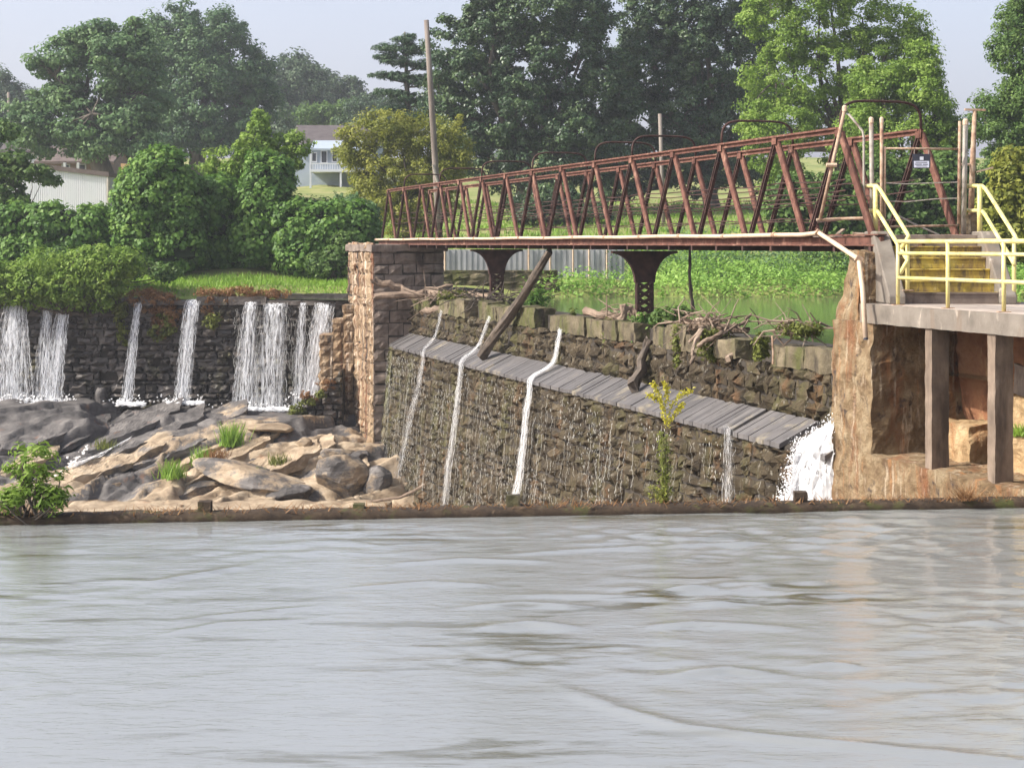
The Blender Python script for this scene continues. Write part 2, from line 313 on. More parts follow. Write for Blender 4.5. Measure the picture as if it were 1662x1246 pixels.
def water_mat(name, body, ior, nscale, bump, dist, st):
    m, t, p = new_mat(name); v = obj_vec(t, st)
    p.inputs['Base Color'].default_value = (*body, 1); p.inputs['Roughness'].default_value = .09; p.inputs['IOR'].default_value = ior
    n1 = noise_fac(t, nscale, 4, v, .55, .6); b = nd(t, 'ShaderNodeBump'); b.inputs['Strength'].default_value = bump; b.inputs['Distance'].default_value = dist
    t.links.new(n1, b.inputs['Height']); t.links.new(b.outputs[0], p.inputs['Normal']); return m
MT['river'] = water_mat('silty_river_water', (.226, .234, .228), 2.2, 13.0, .5, .012, (.38, 1, 1))
def olive_facets(m):  # olive patches paint in ripple facets that mirror less sky
    t = m.node_tree; p = t.nodes['Principled BSDF']
    a = noise_fac(t, 1.0, 5, obj_vec(t, (.55, 2.6, 1)), .6, .4); k = rng(t, a, .545, .63); b = rng(t, noise_fac(t, .16, 2, obj_vec(t)), .40, .56)
    mm = nd(t, 'ShaderNodeMath', operation='MULTIPLY'); t.links.new(k, mm.inputs[0]); t.links.new(b, mm.inputs[1])
    c = mixc(t, (.226, .234, .228), (.075, .066, .030), mm.outputs[0]); t.links.new(c, p.inputs['Base Color'])
    ii = nd(t, 'ShaderNodeMapRange'); t.links.new(mm.outputs[0], ii.inputs[0]); ii.inputs[3].default_value = 2.2; ii.inputs[4].default_value = 1.45; t.links.new(ii.outputs[0], p.inputs['IOR'])
    n2 = noise_fac(t, 45, 3, obj_vec(t, (.5, 1, 1)), .6); b2 = nd(t, 'ShaderNodeBump'); b2.inputs['Strength'].default_value = .25; b2.inputs['Distance'].default_value = .004
    src = p.inputs['Normal'].links[0].from_node; t.links.new(n2, b2.inputs['Height']); t.links.new(src.outputs[0], b2.inputs['Normal']); t.links.new(b2.outputs[0], p.inputs['Normal'])
olive_facets(MT['river'])
MT['pool'] = water_mat('green_pool_water', (.075, .10, .042), 1.33, 3.0, .12, .02, (.3, 1, 1))
MT['tail'] = water_mat('brown_tail_water', (.20, .13, .075), 1.33, 4.0, .15, .02, (1, 1, 1))
def foam_mat(name, c, trans):
    m, t, p = new_mat(name); p.inputs['Base Color'].default_value = (*c, 1); p.inputs['Roughness'].default_value = .35
    tr = nd(t, 'ShaderNodeBsdfTranslucent'); tr.inputs[0].default_value = (*c, 1); ms = nd(t, 'ShaderNodeMixShader'); ms.inputs[0].default_value = trans
    t.links.new(p.outputs[0], ms.inputs[1]); t.links.new(tr.outputs[0], ms.inputs[2]); t.links.new(ms.outputs[0], t.nodes['Material Output'].inputs[0]); return m
MT['foam'] = foam_mat('white_water', (.93, .94, .96), .5)
MT['film'] = foam_mat('thin_water_film', (.50, .50, .47), .4)

def veil_mat():
    m, t, p = new_mat('falling_water_veil'); p.inputs['Base Color'].default_value = (.90, .92, .95, 1); p.inputs['Roughness'].default_value = .3
    f = noise_fac(t, 1.0, 5, obj_vec(t, (13, 13, 1.1)), .65, .3); k = rng(t, f, .38, .66, 0.0, .85); mm = nd(t, 'ShaderNodeMath', operation='MULTIPLY')
    t.links.new(k, mm.inputs[0]); t.links.new(attr(t), mm.inputs[1]); t.links.new(mm.outputs[0], p.inputs['Alpha']); return m
MT['veil'] = veil_mat()
# bedrock: tan where dry, slate grey where wet (attribute rnd tells which)
def rock_mat():
    m, t, p = new_mat('banded_bedrock'); v = obj_vec(t, (1, 1, 2.2))
    f = rng(t, noise_fac(t, 1.3, 8, v, .65, .5), .3, .7)
    tan = ramp(t, [(.16, .112, .072), (.32, .242, .160), (.47, .38, .275)], f)
    gry = ramp(t, [(.035, .031, .030), (.09, .082, .079), (.18, .165, .155)], f)
    a = attr(t); ad = nd(t, 'ShaderNodeMath', operation='ADD'); t.links.new(a, ad.inputs[0])
    t.links.new(rng(t, noise_fac(t, .9, 7, obj_vec(t, (1, 1, 1.5)), .7), .3, .7, -.35, .35), ad.inputs[1])
    c = mixc(t, gry, tan, rng(t, ad.outputs[0], .40, .60))
    c = mixc(t, c, (.30, .13, .06), rng(t, noise_fac(t, .7, 6, obj_vec(t, (2, 2, 1)), .6), .64, .80))
    t.links.new(c, p.inputs['Base Color']); p.inputs['Roughness'].default_value = .75
    b = nd(t, 'ShaderNodeBump'); b.inputs['Strength'].default_value = .7; b.inputs['Distance'].default_value = .08
    t.links.new(noise_fac(t, 5, 9, v, .7), b.inputs['Height']); t.links.new(b.outputs[0], p.inputs['Normal']); return m
MT['rock'] = rock_mat()

# ------------------------------------------------------------------ foliage helpers
def unit(a): return a / np.maximum(np.linalg.norm(a, axis=1, keepdims=True), 1e-9)
def leaves(pos, nrm, size, asp=.55):
    n = len(pos); t = unit(np.cross(nrm, rs.normal(size=(n, 3)))); b = np.cross(nrm, t)
    L = (size * .5)[:, None]; W = L * asp
    V = np.empty((n, 4, 3)); V[:, 0] = pos - t * L; V[:, 1] = pos + b * W + nrm * L * .15; V[:, 2] = pos + t * L; V[:, 3] = pos - b * W + nrm * L * .15
    return V.reshape(-1, 3), np.arange(n * 4).reshape(-1, 4)
def crown(lobes, n, per, clump_r, leaf, fill=.22, asp=.6, up=.5, outw=.7, jit=.8, flat=.7, r_in=.80):
    lo = np.array([[l[0][0], l[0][1], l[0][2], l[1], l[2], l[3]] for l in lobes], dtype=float)
    wgt = lo[:, 3] * lo[:, 5]; wgt = wgt / wgt.sum()
    k = rs.choice(len(lo), n, p=wgt); d = unit(rs.normal(size=(n, 3)))
    r = np.where(rs.rand(n) < fill, rs.rand(n) ** .5 * .8, r_in + (1.08 - r_in) * rs.rand(n))
    c = lo[k, :3] + d * r[:, None] * lo[k, 3:]
    # clumps buried inside a neighbouring lobe are thinned out
    keep = np.ones(n, bool)
    for j in range(len(lo)):
        q = np.linalg.norm((c - lo[j, :3]) / lo[j, 3:], axis=1); keep &= ~((q < .62) & (k != j) & (rs.rand(n) < .75))
    c = c[keep]; d = d[keep]; m = len(c)
    cr = rs.rand(m); csz = clump_r * (.55 + .9 * rs.rand(m))
    off = unit(rs.normal(size=(m * per, 3))).reshape(m, per, 3); ou = off.reshape(-1, 3).copy()
    off = off * (csz[:, None] * (rs.rand(m, per) ** .45))[:, :, None]; off[:, :, 2] *= flat
    pos = (c[:, None, :] + off).reshape(-1, 3)
    nr = unit(np.repeat(d, per, 0) * outw * .5 + ou * .75 + np.array([0, 0, up]) + rs.normal(size=(m * per, 3)) * jit * .6)
    sz = leaf * (.65 + .7 * rs.rand(m * per))
    V, F = leaves(pos, nr, sz, asp)
    rnd = np.clip(np.repeat(cr, per) * .65 + rs.rand(m * per) * .5 - .08, 0, 1)
    return V, F, rnd, c
def limb(mb, a, b, r0, r1, wig=.08, n=6, r=.5):
    a = Vector(a); b = Vector(b); L = (b - a).length; pts = []; rad = []
    o1 = Vector(rs.normal(size=3)) * L * wig
    for i in range(n + 1):
        t = i / n; p = a.lerp(b, t) + o1 * math.sin(t * math.pi) + Vector((0, 0, -1)) * L * .06 * math.sin(t * math.pi)
        pts.append(p); rad.append(r0 + (r1 - r0) * t)
    mb.tube(pts, rad, 6, r)
def px_lobes(Y, L, depth=1.0, dy=0.0):
    out = []
    for l in L:
        px, py, rx, ry = l[:4]; yy = Y + (l[4] if len(l) > 4 else 0) + dy; s = yy / FPX
        out.append((P(px, py, yy), rx * s, rx * s * depth, ry * s))
    return out
def tree(name, label, Y, base_px, L, leafmat, n, per, clump, leaf, trunk_r, depth=1.0, group=None, base_z=None, twigs=30, cat='tree', trunkmat='bark', trunkname='trunk', solid=True, lk=.62, **kw):
    lobes = px_lobes(Y, L, depth); main = lobes; sub = []
    for c_, a_, b_, d_ in main:
        for q in range(6):
            u_ = rs.normal(size=3); u_ /= np.linalg.norm(u_); k_ = rs.uniform(.30, .55); rr = rs.uniform(.62, .95)
            sub.append((Vector((c_.x + u_[0] * a_ * rr, c_.y + u_[1] * b_ * rr, c_.z + u_[2] * d_ * rr)), a_ * k_, b_ * k_, d_ * k_))
    lobes = ([(c_, a_ * .86, b_ * .86, d_ * .86) for c_, a_, b_, d_ in main] if solid else []) + sub
    base = P(base_px[0], base_px[1], Y)
    if base_z is not None: base.z = base_z
    t = thing(name, label, cat, base, group)
    V, F, rnd, c = crown(lobes, int(n * .42), int(per * 4.6), clump * 1.25, leaf * lk, **kw)
    lobes = main
    np_mesh('crown', V, F, MT[leafmat], t, rnd=rnd)
    mb = MB(); top = sorted(lobes, key=lambda l: l[0].z)[len(lobes) * 2 // 3][0]
    ctr = sum((Vector(l[0]) for l in lobes), Vector()) / len(lobes)
    fork = base.lerp(ctr, .55)
    mb.tube([base - Vector((0, 0, .5)), base.lerp(fork, .15), base.lerp(fork, .55), fork], [trunk_r * 1.35, trunk_r * 1.05, trunk_r * .9, trunk_r * .75], 9)
    for l in lobes: limb(mb, fork + Vector((0, 0, rs.uniform(-.3, .3) * trunk_r * 4)), l[0], trunk_r * .5, trunk_r * .1)
    for i in rs.choice(len(c), min(twigs, len(c)), replace=False):
        q = Vector(c[i]); l = min(lobes, key=lambda l: (Vector(l[0]) - q).length); limb(mb, l[0], q, trunk_r * .14, trunk_r * .03, .1, 4)
    mb.build(trunkname, MT[trunkmat], t, smooth=True)
    return t
def blades(pos, h, wd, lean=.35, rng_h=.5):
    n = len(pos); a = rs.rand(n) * 2 * np.pi; dx = np.stack([np.cos(a), np.sin(a), np.zeros(n)], 1)
    hh = h * (1 - rng_h + 2 * rng_h * rs.rand(n)); le = unit(rs.normal(size=(n, 3))) * (lean * hh)[:, None]; le[:, 2] = 0
    V = np.empty((n, 4, 3)); up = np.zeros((n, 3)); up[:, 2] = hh
    V[:, 0] = pos - dx * wd; V[:, 1] = pos + dx * wd; V[:, 2] = pos + up + le + dx * wd * .15; V[:, 3] = pos + up + le - dx * wd * .15
    return V.reshape(-1, 3), np.arange(n * 4).reshape(-1, 4)

# ------------------------------------------------------------------ ground, pool, river
WATER = 0.42; POOL = 1.83; TAIL = -4.72
def sm(x): x = np.clip(x, 0, 1); return x * x * (3 - 2 * x)
def ground_z(X, Y):
    X = np.asarray(X, float); Y = np.asarray(Y, float)
    yb = 70.0 + .5 * np.sin(X * .5) + .35 * np.sin(X * 1.3 + 1)
    yb = yb + np.where(X < -7, 2.0, 0.0)
    far = 1.2 + sm((Y - yb + .6) / 2.2) * 1.0 + np.clip(Y - yb - 1.6, 0, 5.5) * .12 + np.clip(Y - yb - 7, 0, 135) * .086 + np.clip(Y - yb - 142, 0, 400) * .05
    xr = 9.3 + (Y - 30) * .26
    right = 1.2 + sm((X - xr) / 3.0) * 1.7 + np.clip(X - xr - 3, 0, 12) * .05
    bump = .10 * np.sin(X * .9 + Y * .4) + .08 * np.sin(Y * 1.1 - X * .3)
    return np.maximum(far, right) + bump * sm((np.maximum(far, right) - 1.9) / 1.0) 
def lines(*segs):
    a = []
    for lo, hi, st in segs: a += list(np.arange(lo, hi, st))
    return np.array(a + [segs[-1][1]])
gx = lines((-900, -200, 100), (-200, -60, 14), (-60, 50, 1.2), (50, 200, 15), (200, 900, 100))
gy = lines((22, 110, 1.0), (110, 240, 4), (240, 600, 60))
GX, GY = np.meshgrid(gx, gy); GZ = ground_z(GX, GY)
nxg = len(gx); idx = np.arange(GX.size).reshape(GX.shape)
Fq = np.stack([idx[:-1, :-1], idx[:-1, 1:], idx[1:, 1:], idx[1:, :-1]], -1).reshape(-1, 4)
cxy = np.stack([GX, GY], -1).reshape(-1, 2)[Fq].mean(1)
rel = cxy - np.array([O0.x, O0.y]); vv = rel @ np.array([N.x, N.y]); ss = rel @ np.array([U.x, U.y])
keep = ((cxy[:, 0] < -5.8) & (cxy[:, 1] > 68.6)) | ((cxy[:, 0] >= -5.8) & (vv > 1.6)) | (cxy[:, 1] > 70.5)
keep &= ~((cxy[:, 0] < 8.6) & (cxy[:, 1] < 32))
g = np_mesh('ground', np.stack([GX, GY, GZ], -1).reshape(-1, 3), Fq[keep], MT['lawn'], smooth=True); tag(g, kind='structure')
# pool behind both dams, one sheet cut to the line of the dams
def sheet(name, poly, z, mat, kind='structure'):
    mb = MB(); mb.add([(p[0], p[1], z) for p in poly], [tuple(range(len(poly)))]); o = mb.build(name, mat); return tag(o, kind=kind)
d0 = B(-4.0, .55, 0); d1 = B(33.4, .55, 0)
sheet('pool_water', [(d0.x, d0.y), (45, 26), (45, 76), (-60, 76), (-60, 67.85), (-9.0, 67.85), (d1.x - .2, d1.y + 2.0), (d1.x, d1.y)], POOL, MT['pool'])
sheet('tail_water', [(-60, 23.2 - 6.4), (9, 23.4), (9, 31.5), (-4, 64), (-7.5, 67.5), (-60, 67.5)], TAIL, MT['tail'])
rb = MB(); rb.add([(-70, 14, -5.4), (12, 20, -5.4), (12, 40, -5.4), (2, 70, -5.4), (-70, 70, -5.4)], [(0, 1, 2, 3, 4)])
tag(rb.build('river_bed', MT['rock']), kind='structure')

# the wide canal in the foreground: displaced surface, long low swells with a few standing creases
WY = lambda X: 22.72 + .107 * X
wx = lines((-90, -14, 6), (-14, 14, .055), (14, 90, 6)); wt = lines((-110, 4, 8), (4, 10, .25), (10, 22.74, .045))
WX, WT = np.meshgrid(wx, wt); WYY = WT + .107 * WX * sm((WT - 2) / 12)
def crease(x, y, pts, wd, amp):
    """smooth bank of water along a polyline"""
    best = np.full(x.shape, 1e9); para = np.zeros(x.shape); n = len(pts) - 1
    for i in range(n):
        ax, ay = pts[i]; bx, by = pts[i + 1]; dx, dy = bx - ax, by - ay; L2 = dx * dx + dy * dy
        tt = np.clip(((x - ax) * dx + (y - ay) * dy) / L2, 0, 1)
        q = np.hypot(x - ax - tt * dx, y - ay - tt * dy); sg = np.sign((x - ax) * dy - (y - ay) * dx)
        u_ = q < np.abs(best); best = np.where(u_, q * sg, best); para = np.where(u_, (i + tt) / n, para)
    return amp * np.exp(-(best / wd) ** 2) * np.sin(np.pi * np.clip(para, 0.02, .98)) ** .5
def wp(px, py): Y = FPX * (EYE - WATER) / (py - HY); return ((px - CX) / FPX * Y, Y)
inner = (np.abs(WX) < 14.5) & (WT > 9)
WZ = np.zeros_like(WX); xi = WX[inner]; yi = WYY[inner]; zz = np.zeros_like(xi)
# amplitude patches: choppier to the right and around the middle distance
def vnoise(x, y, seed):
    r_ = np.random.RandomState(seed); G = r_.rand(97, 97); xf = np.floor(x).astype(int); yf = np.floor(y).astype(int)
    u_ = x - xf; v_ = y - yf; u_ = u_ * u_ * (3 - 2 * u_); v_ = v_ * v_ * (3 - 2 * v_)
    g_ = lambda i, j: G[np.mod(i, 97), np.mod(j, 97)]
    return (g_(xf, yf) * (1 - u_) + g_(xf + 1, yf) * u_) * (1 - v_) + (g_(xf, yf + 1) * (1 - u_) + g_(xf + 1, yf + 1) * u_) * v_
wob = vnoise(xi * .5, yi * .8, 4) * 1.6
patch = .25 + .75 * sm((xi + 3.5 - (yi - 16) * .0) / 6.5) * (.4 + .6 * sm((yi - 12) / 6)) 
patch *= .12 + 2.0 * vnoise(xi * .45 + 9, yi * .8, 6) ** 2.2; patch *= .75
for k in range(80):
    lam = rs.uniform(.14, .8); th = rs.normal(R(90), R(34)); kx = 2 * np.pi / lam * np.cos(th); ky = 2 * np.pi / lam * np.sin(th)
    zz += lam * .0026 * np.sin(kx * xi + ky * yi + rs.uniform(0, 6.3) + wob * rs.uniform(1, 3)) * patch
zz += (vnoise(xi * 1.1 + 3, yi * 4.2, 8) - .5) * .005 * (.3 + patch) + (vnoise(xi * 3.1, yi * 10, 9) - .5) * .005 * (.3 + patch)
for pts, wd, amp in (([wp(900, 1110), wp(1000, 1150), wp(1110, 1180), wp(1230, 1196), wp(1340, 1205), wp(1430, 1214), wp(1560, 1226), wp(1720, 1242)], .10, .022),
                     ([wp(160, 940), wp(250, 945), wp(330, 930), wp(400, 918)], .09, .014), ([wp(270, 1028), wp(360, 1012), wp(500, 1005)], .07, .012),
                     ([wp(275, 1008), wp(400, 995), wp(510, 984)], .07, .011), ([wp(560, 955), wp(700, 945), wp(800, 950)], .09, .014),
                     ([wp(640, 915), wp(760, 908), wp(900, 912)], .10, .016), ([wp(760, 985), wp(850, 980), wp(960, 985)], .10, .020), ([wp(780, 1020), wp(860, 1012), wp(940, 1020)], .12, .026),
                     ([wp(1050, 1018), wp(1130, 1012), wp(1300, 1020)], .11, .022), ([wp(1080, 1098), wp(1180, 1086), wp(1260, 1096)], .10, .024), ([wp(1300, 1082), wp(1360, 1078), wp(1400, 1084)], .08, .018),
                     ([wp(820, 900), wp(930, 893), wp(1120, 885), wp(1300, 880)], .10, .014), ([wp(830, 965), wp(1000, 968), wp(1200, 945), wp(1330, 955)], .10, .015)):
    zz += crease(xi, yi, pts, wd, amp * 1.35)
edge = sm((14.2 - np.abs(xi)) / 1.5) * sm((yi - 9.2) / 1.5); WZ[inner] = zz * edge
idw = np.arange(WX.size).reshape(WX.shape)
Fw = np.stack([idw[:-1, :-1], idw[:-1, 1:], idw[1:, 1:], idw[1:, :-1]], -1).reshape(-1, 4)
tag(np_mesh('river_water', np.stack([WX, WYY, WZ + WATER], -1).reshape(-1, 3), Fw, MT['river'], smooth=True), kind='structure')

# low canal wall between the foreground water and the gorge
cw = MB(); nseg = 260; xs = np.linspace(-40, 9.2, nseg); prof = 9; V = []
for i, x in enumerate(xs):
    y = WY(x); h = WATER + .115 + .020 * fbm((x * 1.7, 0, 0)) + .018 * fbm((x * 6, 3, 0)); jag = .03 * fbm((x * 4, 7, 0))
    V += [(x, y - .03, -5.5), (x, y - .03 + jag * .2, WATER - .08), (x, y - .06 + jag, WATER + .03 + .02 * fbm((x * 7, 1, 1))), (x, y - .035 + jag * .6, h - .03), (x, y + .03, h + .006 * fbm((x * 15, 0, 5))),
          (x, y + .22, h + .02 * fbm((x * 3, 2, 9))), (x, y + .32, h - .03), (x, y + .34, WATER - .1), (x, y + .36, -5.5)]
F = [(i * prof + k, (i + 1) * prof + k, (i + 1) * prof + k + 1, i * prof + k + 1) for i in range(nseg - 1) for k in range(prof - 1)]
cw.add(V, F); wl = cw.build('canal_wall', MT['crest_weed'], smooth=True)
tag(wl, 'long low mossy wall edge along the far side of the foreground water', 'wall')
# ragged dead leaves and roots on the wall
pos = []
for i in range(1700):
    x = rs.choice([-6.2, -4.4, -2.9, -1.3, .8, 2.4, 4.1, 5.2, 6.3]) + rs.normal() * .5 if rs.rand() < .6 else rs.uniform(-9, 9); pos.append((x, WY(x) + rs.uniform(-.04, .25), WATER + .10 + rs.uniform(-.03, .01)))
V, F = blades(np.array(pos), .07, .008, 1.6); tag(np_mesh('wall_weeds', V, F, MT['brown_grass'], rnd=rs.rand(len(F))), kind='stuff')
# small blocks standing on the wall
for i, (px, py, wdt, lab) in enumerate(((338, 817, .17, 'small dark stone block on the canal wall below the tan bedrock'), (833, 809, .18, 'small mossy tan block on the canal wall below the strong middle stream'),
                                        (1311, 804, .17, 'small dark block on the canal wall in front of the broad white chute'), (583, 812, .15, 'pale low block on the canal wall beside the fallen branch'))):
    x = wp(px, 838)[0]; y = WY(x) + .14; mb = MB(); hh = (.15, .17, .155, .09)[i]; z0 = WATER + .09
    rough_solid(mb, lambda a, b, c: (x + (a - .5) * wdt, y + (b - .5) * .16, z0 + c * hh), (6, 6, 6), .010, 9, .5, i)
    tag(mb.build('stone_block', MT['palestone' if i in (1, 3) else 'crest_weed'], origin=(x, y, z0)), lab, 'stone block', 'blocks on the canal wall')

# ------------------------------------------------------------------ right dam under the bridge
SA, SB = -0.9, 33.2                      # from the right pier to the left pier
dam = thing('stone_dam', 'stepped stone dam with a sloping grey apron under the rusty footbridge', 'dam', B(0, .2, TAIL))
core = MB()
prof_d = [(1.5, -5.2), (1.5, 2.0), (.42, 2.0), (.42, 1.62), (.08, 1.62), (.08, .72), (-.70, .30), (-1.16, -5.2)]
core.prism([B(SA, v, z) for v, z in reversed(prof_d)], U * (SB - SA))
core.build('core_wall', MT['mortar'], dam)
mb = MB(); LF = SB - SA                  # the battered lower face
def face_pt(l, h, d): z = -5.1 + h; v = -1.17 + (h / 5.45) * .46; return B(SB - l, v - d, z)
masonry(mb, face_pt, LF, 5.36, (.20, .46), (.22, .95), .10, .025, .085, seed=5); mb.build('battered_face', MT['damstone'], dam)
mb = MB()
masonry(mb, lambda l, h, d: B(SB - l, .05 - d - h * -.04, .70 + h), LF, .96, (.16, .38), (.18, .7), .12, .02, .09, skip=.03, seed=6)
mb.build('rubble_face', MT['damstone'], dam)
mb = MB(); s_ = SB - .05; i = 0           # sloping apron of boards
while s_ > SA + .1:
    wd_ = rs.uniform(.16, .30); a = s_ - wd_ + .012; up = rs.uniform(0, .012) + (.018 if rs.rand() < .1 else 0); ex = rs.uniform(-.012, .015)
    z0, z1 = .745 + up, .345 + up
    q = [B(s_, -.005, z0 - .09), B(a, -.005, z0 - .09), B(a, -.80 - ex, z1 - .09), B(s_, -.80 - ex, z1 - .09), B(s_, -.005, z0), B(a, -.005, z0), B(a, -.80 - ex, z1), B(s_, -.80 - ex, z1)]
    if not (s_ < 4 and rs.rand() < .12): mb.hexa(q, rs.rand() * (.75 if s_ > 5 else 1.0))
    s_ -= wd_
mb.build('apron', MT['apron'], dam)
s_ = SB - .2; k = 0; rgb = random.Random(12)   # squared crest blocks with gaps where water runs through
gaps = (29.3, 25.0, 18.0, 9.6, 4.4)
while s_ > SA + .4:
    ln = rgb.uniform(.9, 1.7); a = max(s_ - ln + .015, SA + .1)
    if not any(a < g_ < s_ for g_ in gaps):
        mb = MB(); hh = rgb.uniform(.40, .56); sa, sb_ = a, s_; fz = rgb.uniform(-.05, .06); rgb_t = rgb.uniform(-.6, 1)
        rough_solid(mb, lambda x, y, z: B(sa + (sb_ - sa) * x, .02 + fz + .62 * y, 1.64 + hh * z * (1 - .12 * x * rgb_t)), (16, 8, 8), .055, 2.4, rgb.random(), k * 1.7)
        mb.build('crest_block', MT['palestone'], dam)
    s_ -= ln; k += 1
# pale dressed quoin at the dam's far left corner
mb = MB()
masonry(mb, lambda l, h, d: B(SB - .02 - l, -1.20 + (h / 5.45) * .46 - d - .05, -5.1 + h), .55, 5.4, (.38, .5), (.5, .6), .06, .015, .02, seed=8)
mb.build('corner_quoin', MT['palestone'], dam)

# ------------------------------------------------------------------ left pier and its stepped buttress
pier = thing('bridge_pier', 'tall orange stained stone pier at the left end of the footbridge', 'pier', B(SB + 2, 0, -4))
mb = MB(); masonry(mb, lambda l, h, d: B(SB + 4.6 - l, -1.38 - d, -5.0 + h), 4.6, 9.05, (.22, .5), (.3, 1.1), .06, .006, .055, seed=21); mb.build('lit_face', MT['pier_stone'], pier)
mb = MB(); masonry(mb, lambda l, h, d: B(SB - d, -1.38 + l, -5.0 + h), 2.65, 8.75, (.32, .55), (.5, 1.2), .05, .02, .028, seed=22); mb.build('shaded_face', MT['concrete_dark'], pier)  # unlit side of the pier, shade put into a darker concrete
mb = MB(); mb.fbox(SB + .02, SB + 4.6, -1.36, 1.24, -5.2, 3.78); mb.fbox(SB + .3, SB + 4.6, 1.24, 3.2, -5.2, 2.3); mb.build('core', MT['mortar'], pier)
mb = MB(); rough_solid(mb, lambda x, y, z: B(SB - .10 + 4.8 * x, -1.47 + 2.85 * y, 3.74 + .24 * z), (30, 20, 3), .03, 2.0, .5, 4); mb.build('cap_stone', MT['concrete_dark'], pier)

butt = thing('stepped_buttress', 'tan stepped stone buttress descending from the left bridge pier', 'buttress', P(545, 640, 66.3))
def stone_block_mass(nm, x0, x1, y0, y1, z0, z1, mt, seed, cs=(.3, .45), sl=(.35, .9)):
    m_ = MB(); masonry(m_, lambda l, h, d: (x0 + l, y0 - d, z0 + h), x1 - x0, z1 - z0, cs, sl, .06, .02, .035, seed=seed)
    masonry(m_, lambda l, h, d: (x0 - d, y1 - l, z0 + h), y1 - y0, z1 - z0, cs, sl, .06, .02, .035, seed=seed + 1)
    m_.box(x0 + .05, x1, y0 + .05, y1, z0 - 1, z1 - .06); 
    rough_solid(m_, lambda a, b, c: (x0 - .03 + (x1 - x0 + .04) * a, y0 - .05 + (y1 - y0) * b, z1 - .10 + .14 * c), (10, 8, 2), .02, 3, .6, seed)
    return m_.build(nm, mt, butt)
yb0, yb1 = 65.6, 68.4; X = lambda px, Y=65.6: (px - CX) / FPX * Y; Zp = lambda py, Y=65.6: EYE - (py - HY) / FPX * Y
stone_block_mass('step', X(574), X(600), yb0, yb1, -4.4, Zp(440), MT['pier_stone'], 31)
stone_block_mass('step', X(557), X(574), yb0 + .02, yb1, -4.4, Zp(497), MT['pier_stone'], 33)
stone_block_mass('step', X(540), X(557), yb0 + .04, yb1, -4.4, Zp(520), MT['pier_stone'], 35)
stone_block_mass('step', X(519), X(540), yb0 + .06, yb1, -4.4, Zp(545), MT['pier_stone'], 37)
low = thing('low_rubble_wall', 'dark mossy rubble wall with a ragged sloping top below the stepped buttress', 'wall', P(510, 700, 64.6))
yl = 64.7; Xl = lambda px: (px - CX) / FPX * yl; Zl = lambda py: EYE - (py - HY) / FPX * yl
mb = MB(); topf = lambda l: (Zl(675) - Zl(725)) + l * 1.02 + .1 * math.sin(l * 9)
masonry(mb, lambda l, h, d: (Xl(462) + l, yl - d, Zl(735) + h), Xl(556) - Xl(462), 3.1, (.22, .32), (.28, .55), .12, .03, .05, seed=41, top=topf)
masonry(mb, lambda l, h, d: (Xl(462) - d, yl + 1.0 - l, Zl(735) + h), 1.0, 1.4, (.22, .32), (.28, .55), .1, .03, .05, seed=42)
mb.build('rubble_face', MT['wetstone'], low)
mb = MB(); q = [(Xl(466), yl + .1, Zl(740)), (Xl(556), yl + .1, Zl(740)), (Xl(556), yl + .1, Zl(600)), (Xl(520), yl + .1, Zl(640)), (Xl(466), yl + .1, Zl(685))]
mb.prism(q, (0, .9, 0)); mb.build('core', MT['mortar'], low)

# ------------------------------------------------------------------ left dam
ld = thing('rubble_dam', 'dark wet coursed rubble dam with thin waterfalls left of the pier', 'dam', (-14, 67.5, -3))
LX0, LX1, LY = -30.0, X(570, 67.5), 67.4
mb = MB(); masonry(mb, lambda l, h, d: (LX0 + l, LY - d - .25 + h * .06, -2.9 + h), LX1 - LX0, 4.55, (.15, .36), (.18, .75), .15, .028, .085, skip=.02, seed=51); mb.build('rubble_face', MT['wetstone'], ld)
mb = MB(); mb.box(LX0, LX1, LY, LY + 1.3, -4.2, 1.62); mb.build('core', MT['mortar'], ld)
mb = MB(); x = LX0; k = 0
while x < LX1 - .2:
    ln = rs.uniform(.8, 1.6); x1 = min(x + ln - .03, LX1)
    gap_here = any(abs((x + x1) / 2 - X(q, 67.5)) < .5 for q in (20, 95, 220, 312))
    hh = (.17 if x > X(400, 67.5) or gap_here else rs.uniform(.2, .34))
    xa, xb = x, x1; dy = rs.uniform(-.05, .05)
    rough_solid(mb, lambda a, b, c: (xa + (xb - xa) * a, LY - .18 + dy + .9 * b, 1.62 + hh * c), (8, 5, 3), .035, 2.5, rs.rand(), k); x += ln; k += 1
mb.build('crest_slab', MT['wetstone'], ld)
mb = MB()   # second thin ledge behind the right half of the crest
rough_solid(mb, lambda a, b, c: (X(448, 68.6) + (X(572, 68.6) - X(448, 68.6)) * a, 68.6 + .5 * b, 1.5 + .52 * c), (20, 4, 4), .03, 2, .3, 3); mb.build('upper_ledge', MT['wetstone'], ld)

# ------------------------------------------------------------------ bedrock and boulders below the left dam
def rock_base(Y): return np.interp(Y, [50, 55, 56.5, 58, 62, 66.9, 68.5], [-5.3, -5.05, -4.72, -4.42, -3.45, -2.30, -2.25])
bx = np.arange(-27, -2.4, .10); by = np.arange(51, 68.6, .10); BX, BY = np.meshgrid(bx, by)
def ridged(x, y):
    wv = (vnoise(x * .30 + 7, y * .30, 11) - .5) * 2.6 + (vnoise(x * 1.0, y * 1.0 + 5, 12) - .5) * .9 + (vnoise(x * 3.1, y * 3.1 + 5, 18) - .5) * .25
    q = (.50 * x - .87 * y + wv) / 2.1; fr = q - np.floor(q)
    return np.where(fr < .86, fr / .86, (1 - fr) / .14), np.floor(q)
r1, q1 = ridged(BX, BY); r2, q2 = ridged(BX * 2.3 + 11, BY * 2.3 + 4)
BZ = rock_base(BY) + (r1 - .5) * .55 + (r2 - .5) * .22 + (vnoise(BX * .25, BY * .25, 13) - .5) * .7
